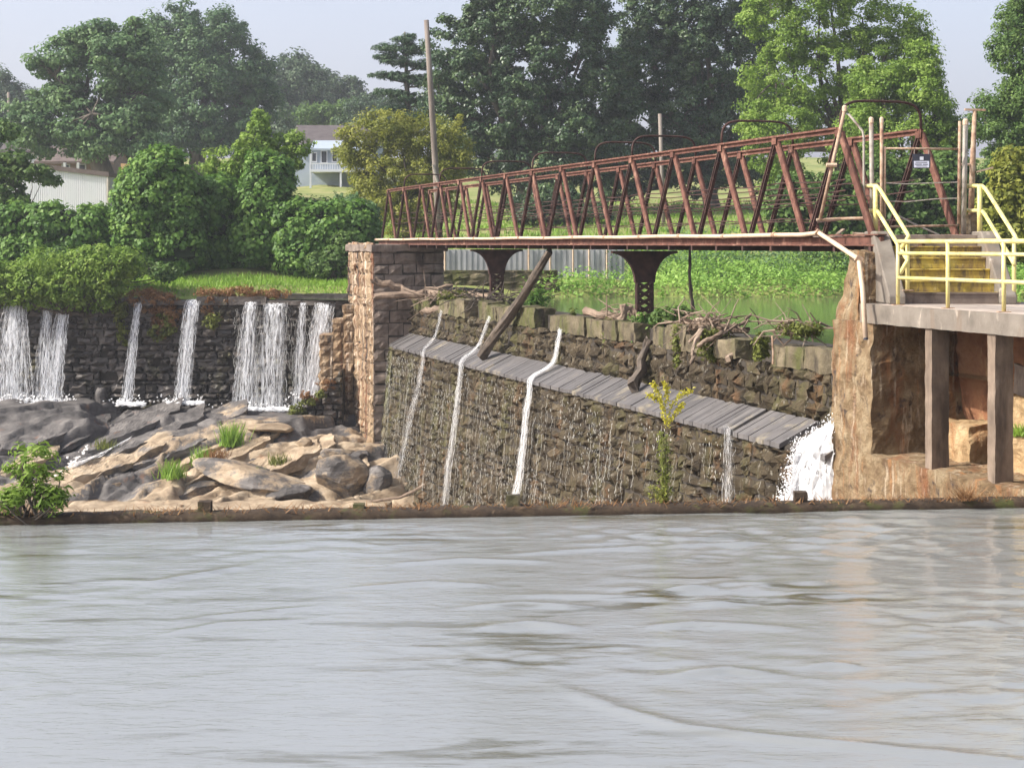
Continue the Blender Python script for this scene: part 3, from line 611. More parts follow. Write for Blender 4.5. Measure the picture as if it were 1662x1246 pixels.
BZ += (vnoise(BX * 2.5, BY * 2.5, 14) - .5) * .10 + (vnoise(BX * 6, BY * 6, 15) - .5) * .05
BZ += .55 * np.exp(-((BX + 9.7) / 2.6) ** 2 - ((BY - 63.2) / 2.4) ** 2)                # hump of tan rock at right
BZ -= .95 * np.exp(-((BX + 14.2) / 2.0) ** 2 - ((BY - 57.0) / 1.2) ** 2)               # hollow with the brown puddle
BZ += 1.0 * sm((-14.6 - BX - (BY - 63) * .3) / 1.2) * sm((BY - 62.2) / 2.2) * sm((68.3 - BY) / 1.5)   # dark whaleback at left
BZ -= .8 * np.exp(-((BX - (-14.0 + (BY - 63) * .45)) / .45) ** 2) * sm((BY - 61.0) / 2)   # cleft beside it
BZ = np.minimum(BZ, -2.52 + .25 * vnoise(BX * 1.3, BY * 1.3, 16) + .35 * sm((-14.5 - BX) / 1.5))
dry = .5 + .26 * (BX + 14.5) / 4.5 - .42 * (BY - 60.5) / 4.0 + .55 * (r1 - .5) * .9 + (vnoise(BX * .6, BY * .6, 17) - .5) * .7
dry = np.where((BX < -14.8) & (BY > 61.5), dry - .8, dry); dry = np.where(BY < 57.8, dry + .3, dry) - .20
ib = np.arange(BX.size).reshape(BX.shape); Fb = np.stack([ib[:-1, :-1], ib[:-1, 1:], ib[1:, 1:], ib[1:, :-1]], -1).reshape(-1, 4)
tag(np_mesh('bedrock', np.stack([BX, BY, BZ], -1).reshape(-1, 3), Fb, MT['rock'], rnd=np.clip(dry, -.2, 1.2).reshape(-1)[Fb[:, 0]], smooth=False), kind='structure')
def bed_z(x, y): return float(BZ[int(np.clip((y - 51) / .10, 0, len(by) - 1)), int(np.clip((x + 27) / .10, 0, len(bx) - 1))])
def on_rock(px, py):
    best = None
    for Y in np.arange(54, 68, .1):
        p = P(px, py, Y)
        if p.z <= bed_z(p.x, p.y) + .03: best = p; break
    return (best or P(px, py, 61)) + Vector((0, -.05, .03))
slabs = MB()
for i, (ax, ay, bx_, by_, dep, th, dr) in enumerate(((-10, 700, 150, 664, 2.6, .55, -.1), (-10, 738, 120, 706, 2.2, .5, -.1), (60, 745, 170, 700, 1.6, .4, .0), (80, 762, 290, 672, 1.7, .42, .10), (120, 770, 330, 682, 1.4, .38, .22), (190, 748, 400, 676, 1.5, .35, .38), (150, 782, 280, 722, 1.3, .40, .62),
        (215, 765, 350, 716, 1.2, .34, .30), (175, 797, 300, 748, 1.3, .50, .95), (255, 778, 392, 715, 1.2, .40, .82), (300, 792, 440, 722, 1.2, .42, .92), (340, 770, 462, 704, 1.2, .40, .95), (290, 812, 430, 772, 1.1, .40, .45), (395, 790, 520, 742, 1.2, .42, .95),
        (440, 768, 545, 735, 1.2, .36, .95), (60, 800, 180, 775, 1.2, .35, .9), (480, 800, 600, 770, 1.2, .45, .5), (0, 775, 90, 752, 1.3, .4, .7), (500, 770, 600, 752, 1.0, .35, .35))):
    A_ = on_rock(ax, ay); B_ = on_rock(bx_, by_); dep *= 1.7; th *= .62; D_ = Vector((-.35, dep, dep * .16)); n_ = int(6 + (B_ - A_).length * 3.2)
    base_ = min(A_.z, B_.z)
    def fn(a, b, c):
        p = A_.lerp(B_, a) + D_ * b; tp = .10 * math.sin(a * 9 + i) * (1 - a) ; endw = 1 - .55 * abs(2 * a - 1) ** 3
        p = p + D_ * (.25 * (1 - endw)) * (1 - 2 * b)
        return p + Vector((0, 0, (c - .78) * th * endw + tp * c + .07 * math.floor(a * 3.1 + i * .37 + .5 * b) * .5 * c - .1 * c))
    rough_solid(slabs, fn, (n_ * 2, 14, 6), .075, 2.0, dr, i * 1.3)
tag(slabs.build('bedrock_ledges', MT['rock']), kind='structure')
from mathutils.bvhtree import BVHTree
rock_bvh = BVHTree.FromPolygons([tuple(v) for v in slabs.v] + [tuple(v) for v in np.stack([BX, BY, BZ], -1).reshape(-1, 3)], [tuple(f) for f in slabs.f] + [tuple(int(q) + len(slabs.v) for q in f) for f in Fb])
def rock_hit(px, py):
    d = (P(px, py, 10.0) - Vector((0, 0, EYE))).normalized(); h = rock_bvh.ray_cast(Vector((0, 0, EYE)) + d * 40, d)
    return h[0] if h[0] is not None else P(px, py, 61)
def boulder(label, px, py, Y, rx, ry, rz, rotz, tilt, dryness, seed, mat='rock'):
    c = (rock_hit(px, py) if py > 650 else P(px, py, Y)) + Vector((0, .05 * ry, .25 * rz)); mb = MB(); ca, sa = math.cos(rotz), math.sin(rotz); ct, st = math.cos(tilt), math.sin(tilt)
    rg = random.Random(seed); planes = [Vector((rg.gauss(0, 1), rg.gauss(0, 1), rg.gauss(0, 1))).normalized() for _ in range(13)]; offs = [rg.uniform(.62, .95) for _ in planes]
    def fn(a, b, cc):
        d = Vector((a - .5, b - .5, cc - .5))
        d = d.normalized() if d.length > 1e-6 else Vector((0, 0, 0))
        rad = 1.0
        for p_, o_ in zip(planes, offs):
            k = d.dot(p_)
            if k > 1e-3: rad = min(rad, o_ / k)
        d = d * rad; x, y, z = d.x * rx, d.y * ry, d.z * rz
        x, z = x * ct - z * st, x * st + z * ct; x, y = x * ca - y * sa, x * sa + y * ca
        return c + Vector((x, y, z))
    rough_solid(mb, fn, (16, 16, 16), .06 * min(rx, rz), 1.6 / max(.5, min(rx, rz)), dryness, seed)
    return tag(mb.build('boulder', MT[mat], origin=tuple(c), smooth=False), label, 'boulder', 'boulders below the left dam')
boulder('large grey brown slab boulder tilted above the sandy ledge left of the pier foot', 415, 782, 58.6, 2.3, 1.3, .40, R(-8), R(-14), .50, 1)
boulder('pointed grey green boulder against the foot of the left pier', 556, 783, 58.5, 1.15, .9, .80, R(10), R(-25), .48, 2)
boulder('dark low boulder with shaded front under the tilted slab', 465, 806, 57.3, 1.0, .7, .34, 0, R(5), .30, 3)
boulder('rounded brown boulder at the base of the orange pier', 548, 741, 61.6, .62, .5, .28, R(20), R(-5), .42, 4)
boulder('black wet boulder beside the base of the orange pier', 578, 745, 61.0, .42, .4, .22, 0, R(10), -.15, 5)
boulder('tan flat topped rock left of the dark mossy rubble wall', 436, 697, 64.0, .9, .8, .22, R(6), R(-3), .95, 6)
boulder('black upright rock in the cleft at the foot of the left dam', 163, 648, 67.0, .24, .25, .5, R(12), R(-12), -.2, 10)
boulder('small squared tan stone at the foot of the dark mossy rubble wall', 494, 722, 62.4, .30, .3, .22, 0, 0, .6, 11)
boulder('grey boulder with sunlit top beside the dam foam', 612, 790, 58.0, .5, .5, .6, R(30), R(-30), .32, 12)
sand = MB()
for i, (px, py, rx) in enumerate(((200, 823, 1.9), (420, 822, 3.2), (560, 822, 1.4))):
    c = P(px, py, 55.8); rough_solid(sand, lambda a, b, cc: c + Vector(((a - .5) * 2 * rx, (b - .5) * 2.4, (cc - .95) * (.55 + .2 * math.sin(a * 3.14)))), (30, 10, 4), .12, 1.1, .97, i)
tag(sand.build('sand_ledge', MT['rock'], smooth=True), kind='structure')

def clump_obj(name, label, cat, pts, n, h, wd, mat, spread, group=None, lean=.5):
    c = sum((Vector(p) for p in pts), Vector()) / len(pts); pos = []
    for k in range(n):
        p = pts[k % len(pts)]; pos.append((p[0] + rs.normal() * spread, p[1] + rs.normal() * spread, p[2] + abs(rs.normal()) * spread * .2))
    V, F = blades(np.array(pos), h, wd, lean); o = np_mesh(name, V, F, MT[mat], origin=tuple(c), rnd=rs.rand(len(F))); return tag(o, label, cat, group)
for px, py, Y, n, h, lab, mt in ((376, 712, 62.8, 260, .62, 'round green grass tuft highest on the tan bedrock', 'grass'), (327, 742, 61.2, 200, .46, 'green grass tuft left of a brown one on the bedrock', 'grass'),
                                 (279, 764, 60.2, 190, .46, 'round green grass tuft on the tan rock above the puddle', 'grass'), (352, 738, 61.5, 170, .36, 'dry brown grass tuft on the tan bedrock', 'brown_grass'),
                                 (450, 742, 60.9, 100, .30, 'small sparse grass tuft on the orange rock', 'olive_moss'), (412, 758, 59.8, 80, .22, 'tiny mossy tuft on the tilted grey slab', 'olive_moss'),
                                 (168, 716, 63.0, 90, .30, 'thin mossy tuft beside the small white cascade', 'olive_moss')):
    clump_obj('grass_tuft', lab, 'grass tuft', [tuple(rock_hit(px, py + 10) - Vector((0, 0, .06)))], n, h, .022, mt, .17, 'tufts on the bedrock')

# ------------------------------------------------------------------ falling water
def ribbon(V, F, pts, wds, side):
    b = len(V)
    for p, w_ in zip(pts, wds): V.append(p - side * w_ / 2); V.append(p + side * w_ / 2)
    for i in range(len(pts) - 1): F.append((b + 2 * i, b + 2 * i + 1, b + 2 * i + 3, b + 2 * i + 2))
def waterfall(name, label, path, wid0, wid1, n, sw, side, group='waterfalls', brk=.25, mat='foam', splash=0, out=Vector((0, -1, 0)), fan=0):
    """path: polyline of the stream centre from lip to foot; n strands spread across its width"""
    path = [Vector(p) for p in path]
    for _ in range(2):
        q = [path[0]]
        for a, b in zip(path, path[1:]): q += [a.lerp(b, .25), a.lerp(b, .75)]
        path = q + [path[-1]]
    seg = [0]
    for a, b in zip(path, path[1:]): seg.append(seg[-1] + (b - a).length)
    def at(t):
        d = t * seg[-1]
        for i in range(len(path) - 1):
            if d <= seg[i + 1] or i == len(path) - 2: return path[i].lerp(path[i + 1], (d - seg[i]) / max(1e-6, seg[i + 1] - seg[i]))
    V = []; F = []
    for k in range(int(n * (1 if fan else .62))):
        a = np.clip(rs.normal() * ((.22 if k % 2 else .36) if fan == 0 else fan), -.6, .6); t0 = 0 if rs.rand() < .5 else rs.rand() * .75; t1 = min(1, t0 + rs.uniform(.3, 1.0)) if rs.rand() < .7 else 1
        m = max(4, int((t1 - t0) * seg[-1] / .11)); pts = []; wds = []; ph = rs.rand() * 6; w_ = sw * rs.uniform(.4, 1.3); dep = rs.uniform(0, .10)
        for i in range(m + 1):
            t = t0 + (t1 - t0) * i / m; wd = wid0 + (wid1 - wid0) * t
            p = at(t) + side * ((.05 * math.sin(t * 21 + wid1 * 40) + .03 * math.sin(t * 47)) * (1 if fan else 0) * min(1, t * 2) + a * wd + .02 * math.sin(ph + i * .9) + rs.normal() * .014) + out * (dep + rs.normal() * .012)
            g = 1.0 if rs.rand() > brk else .15
            pts.append(p); wds.append(w_ * g * (.4 if i in (0, m) else rs.uniform(.6, 1.3)) * (.7 + .7 * t))
        ribbon(V, F, pts, wds, side)
    for k in range(splash):              # spray and foam at the foot
        p = path[-1] + side * rs.normal() * wid1 * .8 + Vector((0, rs.normal() * .2, abs(rs.normal()) * .14)) + out * abs(rs.normal()) * .25
        r_ = rs.uniform(.02, .07); b = len(V)
        q = Vector(rs.normal(size=3)).normalized() * r_; q2 = q.orthogonal().normalized() * r_
        V += [p - q, p + q2, p + q, p - q2]; F.append((b, b + 1, b + 2, b + 3))
    wo = tag(np_mesh(name, [tuple(v) for v in V], F, MT[mat], origin=tuple(path[-1]), rnd=None), label, 'waterfall', group)
    nu, nv = 26, 17; V = []; F = []; A = []
    for i in range(nu):
        t = i / (nu - 1); wd = (wid0 + (wid1 - wid0) * t) * 1.15
        for j in range(nv): a = j / (nv - 1) - .5; V.append(at(t) + side * (a * wd + (.05 * math.sin(t * 21 + wid1 * 40) + .03 * math.sin(t * 47)) * (1 if fan else 0) * min(1, t * 2)) + out * (.045 + .02 * math.sin(j * 2.1 + t * 9)))
    for i in range(nu - 1):
        for j in range(nv - 1): F.append((i * nv + j, i * nv + j + 1, (i + 1) * nv + j + 1, (i + 1) * nv + j)); A.append(math.cos(math.pi * ((j + .5) / (nv - 1) - .5)) ** .8 * (min(.42, n / 240) if fan else 1))
    np_mesh('water_veil', [tuple(v) for v in V], F, MT['veil'], parent=wo, rnd=A, smooth=True)
    return wo
XS = Vector((1, 0, 0))
def left_fall(label, tx, bx_, ty, by_, w0, w1, n, sw, splash=60, mat='foam', brk=.25):
    p0 = P(tx, ty, LY - .22); p1 = P(bx_, by_, LY - .85); pts = []
    p00 = Vector((p0.x, LY + .5, p0.z + .015))
    for i in range(9):
        t = i / 8; pts.append(Vector((p0.x + (p1.x - p0.x) * t, p0.y + (p1.y - p0.y) * t ** .6, p0.z + (p1.z - p0.z) * t)))
    waterfall('waterfall', label, [p00] + pts, w0, w1, n, sw, XS, splash=splash, mat=mat, brk=brk)
left_fall('broad pale waterfall at the left edge of the dark dam', 26, 18, 490, 652, .55, 1.5, 140, 0.0136, 96)
left_fall('thin grey waterfall just left of the bright one under the bushes', 78, 70, 488, 652, .25, .7, 39, 0.0118, 36)
left_fall('bright waterfall below the right end of the green bushes', 104, 84, 500, 654, .32, .75, 110, 0.0136, 96)
left_fall('single narrow waterfall left of the brown dead grass', 226, 206, 488, 652, .18, .40, 49, 0.0136, 48)
left_fall('strong two stranded waterfall between the brown dead grass and the wide wet section', 313, 296, 487, 652, .46, .60, 87, 0.0136, 66)
left_fall('waterfall at the left end of the wide wet section of dam', 408, 396, 488, 660, .35, .8, 72, 0.0136, 48)
left_fall('faint broken waterfall in the middle of the wide wet section', 447, 434, 490, 662, .7, 1.2, 70, 0.0099, 36, brk=.45)
left_fall('thin waterfall left of the one beside the stepped buttress', 492, 484, 490, 660, .2, .45, 34, 0.0118, 24, brk=.35)
left_fall('white waterfall beside the stepped buttress', 527, 505, 490, 645, .65, .75, 110, 0.0136, 54)
# white foam line where the falls meet the rock
V = []; F = []
for x0, x1, yy in ((-12, 120, 657), (370, 470, 664), (190, 235, 655), (270, 330, 654)):
    for k in range(int((x1 - x0) * 4)):
        p = P(rs.uniform(x0, x1), yy + rs.normal() * 1.6, LY - 1.0 - abs(rs.normal()) * .25); q = Vector((rs.uniform(.04, .13), 0, rs.normal() * .01)); q2 = Vector((0, rs.uniform(.02, .05), rs.uniform(.015, .035))); b = len(V)
        V += [tuple(p - q), tuple(p + q2), tuple(p + q), tuple(p - q2)]; F.append((b, b + 1, b + 2, b + 3))
tag(np_mesh('foam', V, F, MT['foam']), kind='stuff')
casc = [rock_hit(214, 711), rock_hit(195, 722), rock_hit(170, 737), rock_hit(145, 749), rock_hit(118, 757)]; casc = [p + Vector((0, -.06, .05)) for p in casc]
waterfall('cascade', 'small white cascade sliding diagonally over the grey bedrock', casc, .16, .5, 90, .05, Vector((.6, .1, .55)).normalized(), None, .15, splash=60)

def s_at(px, v): return (FPX * (15.25 + 1.0443 * v) / (px + 15) - 31 - .2887 * v) / .9574
SU = -U
def dam_fall(label, crest, aptop, apbot, foot, w0, w1, n, sw, splash=120, brk=.2, zc=1.84):
    pts = []
    if crest: pts += [B(s_at(crest, 0.5), .5, zc), B(s_at(crest, .02), -.02, zc - .05), B(s_at((crest + aptop) / 2, -.08), -.12, 1.2)]
    if aptop: pts += [B(s_at(aptop, -.12), -.16, .78)]
    pts += [B(s_at(apbot, -.78), -.80, .46), B(s_at(apbot, -.95) + .02, -.93, .1)]
    for t in (.35, .7, 1.0): px = apbot + (foot - apbot) * t; pts.append(B(s_at(px, -1.0 - .32 * t), -1.02 - .34 * t, .1 + (TAIL - .1) * t))
    waterfall('waterfall', label, pts, w0, w1, n, sw, SU, splash=splash, brk=brk, out=-N, fan=.30)
dam_fall('thin crooked waterfall at the left end of the apron dam', 720, 708, 688, 640, .12, .70, 30, .011, 240, .55)
dam_fall('white waterfall sliding off the apron left of the leaning log foot', 798, 778, 749, 720, .14, .80, 50, .012, 300, .5)
dam_fall('strongest narrow white waterfall, falling from a gap in the crest blocks', 914, 903, 861, 828, .16, .80, 76, .013, 340, .45)
dam_fall('faint lilac waterfall right of the tall yellow plume plant', None, None, 1186, 1176, .34, 1.0, 22, .010, 160, .6)
# trickles and drips all over the wet face
V = []; F = []
for k in range(560):
    s0 = SB - LF * rs.rand() ** 1.2; h = rs.uniform(-3.8, .1); ln = rs.uniform(.15, 1.3) * (1.6 if rs.rand() < .15 else 1); m = int(ln / .06) + 2; pts = []; wds = []; s = s0; w_ = rs.uniform(.006, .024) * (.6 + .4 * (s0 > 8)) 
    for i in range(m):
        z = h - ln * i / m
        s += rs.normal() * .022 + (.05 * rs.choice([-1, 1]) if rs.rand() < .12 else 0)
        v = -1.17 + ((z + 5.1) / 5.45) * .46 - .13 - rs.rand() * .03
        pts.append(B(s, v, z)); wds.append(w_ * rs.uniform(.3, 1.5))
    ribbon(V, F, pts, wds, SU)
for k in range(5200):
    h = -4.6 + 4.7 * rs.rand(); s = SB - LF * rs.rand() ** 1.15
    if vnoise(np.array([s * .8]), np.array([h * .9 + 20]), 31)[0] + (.12 if h < -2 else 0) < .52: continue
    p = B(s, -1.17 + ((h + 5.1) / 5.45) * .46 - .12 - rs.rand() * .05, h); w_ = rs.uniform(.008, .03); h_ = rs.uniform(.012, .05); b = len(V); k_ = rs.normal() * .02
    V += [p - SU * w_, p + Vector((0, 0, h_)) + SU * k_, p + SU * w_, p - Vector((0, 0, h_ * 1.4)) + SU * k_]; F.append((b, b + 1, b + 2, b + 3))
tag(np_mesh('water_trickles', [tuple(v) for v in V], F, MT['film']), kind='stuff')
V = []; F = []
for k in range(330):
    x = rs.uniform(X(385, 67.5), X(540, 67.5)); z = rs.uniform(-2.0, 1.6); ln = rs.uniform(.2, .9); pts = []; wds = []; w_ = rs.uniform(.006, .022)
    for i in range(10):
        zz_ = z - ln * i / 9; x += rs.normal() * .02; pts.append(Vector((x, LY - .42 - .25 * min(1, (1.7 - zz_) / 4) - rs.rand() * .05, zz_))); wds.append(w_ * rs.uniform(.3, 1.5))
    ribbon(V, F, pts, wds, XS)
tag(np_mesh('water_trickles', [tuple(v) for v in V], F, MT['film']), kind='stuff')
# the broad white chute beside the right pier
mb = MB(); nt_, na = 90, 60; V = []
TK = [0, .06, .13, .3, .55, .8, 1]; ZK = [1.02, .86, .52, -.5, -1.9, -3.4, -4.85]
VB = [.10, -.10, -.80, -.98, -1.08, -1.2, -1.3]; VFt = [-.10, -.45, -1.02, -1.32, -1.55, -1.75, -1.9]; SL = [-.52, -.45, -.30, -.12, .10, .30, .45]
def chute(t, a, q=0.0):
    z = np.interp(t, TK, ZK); vb = np.interp(t, TK, VB); vf = np.interp(t, TK, VFt); sl = np.interp(t, TK, SL); sr = -1.02
    s_ = sr + (sl - sr) * a; v_ = -.62 + (vb - .10 + .62) * a - .16 * math.sin(math.pi * a) * min(1, t * 3)
    return B(s_ + q * .5 * a, v_ - abs(q) * 1.0, z + q * .6)
for i in range(nt_):
    t = i / (nt_ - 1)
    for j in range(na):
        a = j / (na - 1); q = fbm((a * 6, t * 9, 1.5)) * .12 + fbm((a * 22, t * 16, 7)) * .11; V.append(chute(t, a, q))
mb.add(V, [(i * na + j, i * na + j + 1, (i + 1) * na + j + 1, (i + 1) * na + j) for i in range(nt_ - 1) for j in range(na - 1)], .5)
ch = mb.build('waterfall', MT['foam'], origin=tuple(B(0, -1.5, TAIL)), smooth=True)
tag(ch, 'broad churning white chute of water beside the right stone pier', 'waterfall', 'waterfalls')
V2 = []; F2 = []
for k in range(5200):
    t = rs.rand() ** .9; a = 1 - abs(rs.normal()) * .12 if rs.rand() < .75 else rs.rand()
    p = chute(t, float(np.clip(a, 0, 1))) + U * (abs(rs.normal()) * .13 - .06 + (rs.rand() * .45 * t if rs.rand() < .25 else 0)) - N * (abs(rs.normal()) * .07 + .02) + Vector((0, 0, rs.normal() * .08)); r_ = rs.uniform(.006, .022) * (1.6 if rs.rand() < .1 else 1); q = Vector(rs.normal(size=3)).normalized() * r_; q2 = q.orthogonal().normalized() * r_; b = len(V2)
    V2 += [tuple(p - q), tuple(p + q2), tuple(p + q), tuple(p - q2)]; F2.append((b, b + 1, b + 2, b + 3))
o = np_mesh('spray', V2, F2, MT['foam'], parent=ch)

# ------------------------------------------------------------------ the footbridge
PL = 2.63; NT = 14; VW = 1.63; ZB = 4.05; ZT = 6.08
br = thing('footbridge', 'long rusty lattice truss footbridge on stone piers above the dam', 'bridge', B(18, .8, 3.9))
def truss(v0, sgn):
    mb = MB(); mb.bar(B(0, v0, ZT), B(NT * PL, v0, ZT), .13, .035, N); mb.bar(B(0, v0, ZT - .055), B(NT * PL, v0, ZT - .055), .03, .075, N); mb.build('top_chord', MT['rust'], br)
    mb = MB(); mb.bar(B(-1.55, v0, ZB), B(NT * PL + 1.6, v0, ZB + .015), .07, .155, N); mb.bar(B(-1.55, v0, ZB + .11), B(NT * PL + 1.6, v0, ZB + .11), .17, .022, N); mb.bar(B(-1.55, v0 - .03, ZB - .072), B(NT * PL + 1.6, v0 - .03, ZB - .072), .15, .02, N); mb.build('bottom_chord', MT['rust'], br)
    for i in range(NT + 1):
        top = B(i * PL, v0, ZT - .05); 
        # leg running down away from us: a pair of thin angles, their shade put in as darker rust; leg running down towards us: one broad lit channel
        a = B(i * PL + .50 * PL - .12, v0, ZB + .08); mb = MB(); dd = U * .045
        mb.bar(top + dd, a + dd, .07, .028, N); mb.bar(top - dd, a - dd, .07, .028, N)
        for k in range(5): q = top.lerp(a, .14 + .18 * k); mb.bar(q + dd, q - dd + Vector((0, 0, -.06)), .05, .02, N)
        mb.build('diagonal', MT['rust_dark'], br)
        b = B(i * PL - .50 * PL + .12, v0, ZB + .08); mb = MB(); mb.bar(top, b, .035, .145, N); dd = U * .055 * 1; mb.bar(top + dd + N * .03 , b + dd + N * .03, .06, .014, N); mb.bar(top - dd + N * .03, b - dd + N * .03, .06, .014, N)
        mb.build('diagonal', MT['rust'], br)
        mb = MB(); mb.bar(top + Vector((0, 0, -.10)) - N * .045, top + Vector((0, 0, .06)) - N * .045, .20, .012, U); mb.build('gusset', MT['rust'], br)
    mb = MB()
    for h in (.42, .74, .90, 1.12):
        pts = []
        for k in range(4 * NT + 1): s = k * PL / 4; pts.append(B(s, v0 + .12 * -sgn, ZB + h + .015 * math.sin(s * 1.7 + h * 9) - .02 * math.sin(math.pi * ((s / PL) % 1))))
        mb.tube(pts, .013, 5, .5, False)
    mb.build('hand_rail', MT['rust_dark'], br)
truss(0, -1); truss(VW, 1)
mb = MB()
for k in range(2 * NT + 4): s = (k - 1) * PL / 2; mb.bar(B(s, -.12, ZB - .14), B(s, VW + .12, ZB - .14), .08, .10, U)
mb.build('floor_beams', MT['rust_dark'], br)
mb = MB()
for v in (.35, .82, 1.28): mb.bar(B(-1.5, v, ZB - .05), B(NT * PL + 1.6, v, ZB - .05), .06, .10, N)
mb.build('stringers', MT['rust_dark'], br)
mb = MB(); s = 2.5
while s < NT * PL:
    if rs.rand() < .9: mb.fbox(s, s + .19, .08, VW - .08, ZB + .005, ZB + .04 + rs.uniform(0, .01), rs.rand())
    s += .21
mb.build('deck_boards', MT['deadwood'], br)
mb = MB()
for k in range(9):
    a = B(rs.uniform(-.3, 3.2), rs.uniform(.2, 1.4), ZB + rs.uniform(-.10, .14)); b = a + U * rs.uniform(-1.6, 1.6) + N * rs.uniform(-.2, .2) + Vector((0, 0, rs.uniform(-.12, .12))); mb.bar(a, b, .16, .03)
mb.build('loose_boards', MT['deadwood'], br)
for i in (0, 2, 4, 5, 7, 9, 11, 13):       # hoops standing over the deck
    pts = []; ri = .50; ln = VW + .0
    for k in range(25):
        t = k / 24; x = -math.cos(math.pi * t); z = math.sin(math.pi * t); e = .42
        pts.append(B(i * PL - .02, VW / 2 + (abs(x) ** e) * math.copysign(1, x) * VW / 2, ZT + (abs(z) ** .55) * ri))
    mb = MB()
    mb.tube(pts, .026, 6, .5); mb.build('hoop', MT['rust_dark'], br, smooth=True)
for px in (1045, 805):                     # flared bent with lattice column standing on the dam crest
    s0 = s_at(px, .82); vc = .82; zt = ZB - .22
    bent = MB(); poly = []; hw = .86; nw = .26
    zb = zt - .78
    for k in range(11): t = k / 10; poly.append((-(nw + (hw - nw) * (1 - math.sin(t * math.pi / 2)) ), zt - .06 - (zt - .06 - zb) * (1 - math.cos(t * math.pi / 2))))
    full = [(-hw, zt)] + poly + [(-x, z) for x, z in reversed(poly)] + [(hw, zt)]
    bent.prism([B(s0 - .06, vc + x, z) for x, z in full], U * .12)
    bent.build('bracket', MT['rust_dark'], br)
    col = MB()
    for sg in (-1, 1):
        for so_ in (-.05, .05): col.bar(B(s0 + so_, vc + sg * .185, zb), B(s0 + so_, vc + sg * .185, 1.95), .07, .05, N)
    n_ = 5; zz0, zz1 = zb, 2.1
    for k in range(n_):
        za = zz0 + (zz1 - zz0) * k / n_; zc_ = zz0 + (zz1 - zz0) * (k + 1) / n_
        for so_ in (-.085, .085): col.bar(B(s0 + so_, vc - .18, za), B(s0 + so_, vc + .18, zc_), .05, .012, N); col.bar(B(s0 + so_, vc + .18, za), B(s0 + so_ * 1.15, vc - .18, zc_), .05, .012, N)
    col.fbox(s0 - .22, s0 + .22, vc - .32, vc + .32, 1.9, 2.06); col.build('lattice_column', MT['rust_dark'], br)

# pale pipe laid along the near bottom chord, bending down over the right pier
pp = [B(NT * PL + 1.6 - k * 1.2, -.14, ZB + .115 + .008 * math.sin(k * 1.3)) for k in range(32)]
pp = [p for p in pp if (p - O0).dot(U) > .1] + [P(1329, 378, 31.3), P(1394, 421, 28.9), P(1400, 470, 28.5), P(1405, 550, 28.2)]
mb = MB(); mb.tube(pp, .042, 10); pipe = mb.build('drain_pipe', MT['pale_pipe'], smooth=True, origin=tuple(pp[-1]))
tag(pipe, 'cream pipe along the bridge edge bending down the right stone pier', 'pipe')
mb = MB()
for k in range(0, len(pp) - 4, 2): mb.tube([pp[k] - U * .05, pp[k] + U * .05], .056, 10)
for q in (pp[-4], pp[-3]): mb.tube([q + Vector((-.05, 0, .03)), q + Vector((.05, 0, -.03))], .058, 10)
mb.build('coupling', MT['rust_pale'], pipe)
mb = MB(); mb.tube([pp[-1] + Vector((0, 0, .02)), pp[-1] + Vector((.0, -.004, -.015))], .040, 10); mb.build('pipe_mouth', MT['sign_dark'], pipe)  # dark disc puts the shade inside the open pipe into colour

# ------------------------------------------------------------------ right abutment: pier, platform, pillars, stairs
rp = thing('stone_abutment', 'orange tan stone abutment wall under the concrete platform beside the white chute', 'abutment', B(-2, 0, -4))
mb = MB(); rough_solid(mb, lambda a, b, c: B(-2.32 + 1.42 * a - .10 * (1 - c) * a, -.62 + 2.0 * b - .05 * (1 - c), -5.2 + 7.88 * c), (34, 34, 170), .050, 3.2, .5, 2); mb.build('pier_shaft', MT['pier'], rp)
mb = MB(); rough_solid(mb, lambda a, b, c: B(-1.62 + .10 * c + (.80 - .25 * c) * a, -.52 + .20 * c + 1.7 * b, 2.62 + 1.24 * c), (14, 16, 22), .085, 2.0, .4, 7); mb.build('bearing_stone', MT['pier'], rp)
mb = MB(); rough_solid(mb, lambda a, b, c: B(-12 + 9.75 * a, -.66 + 1.6 * b - .02 * c, -5.2 + 5.72 * c), (180, 14, 90), .045, 3.0, .5, 5); mb.build('lower_wall', MT['pier'], rp)
mb = MB(); rough_solid(mb, lambda a, b, c: B(-12 + 9.7 * a, .95 + .6 * b + .25 * (1 - c), .3 + (2.38 if True else 0) * c * (1.0)), (90, 6, 26), .16, 1.1, .5, 9)
mb.build('clay_back_wall', MT['clay'], rp)
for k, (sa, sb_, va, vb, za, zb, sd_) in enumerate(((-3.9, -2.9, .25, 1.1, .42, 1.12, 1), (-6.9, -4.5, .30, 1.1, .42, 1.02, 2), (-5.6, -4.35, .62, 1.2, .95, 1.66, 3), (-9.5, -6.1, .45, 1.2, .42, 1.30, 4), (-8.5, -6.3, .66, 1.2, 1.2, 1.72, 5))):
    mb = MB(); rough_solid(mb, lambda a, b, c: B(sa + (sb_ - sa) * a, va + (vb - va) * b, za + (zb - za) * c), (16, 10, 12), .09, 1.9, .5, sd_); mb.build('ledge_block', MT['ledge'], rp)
mb = MB(); rough_solid(mb, lambda a, b, c: B(-12 + 7.75 * a, .82 + .1 * b, 1.66 + .46 * c + .05 * math.sin(a * 25)), (60, 3, 6), .03, 3, .5, 6); mb.build('back_beam', MT['concrete_dark'], rp)

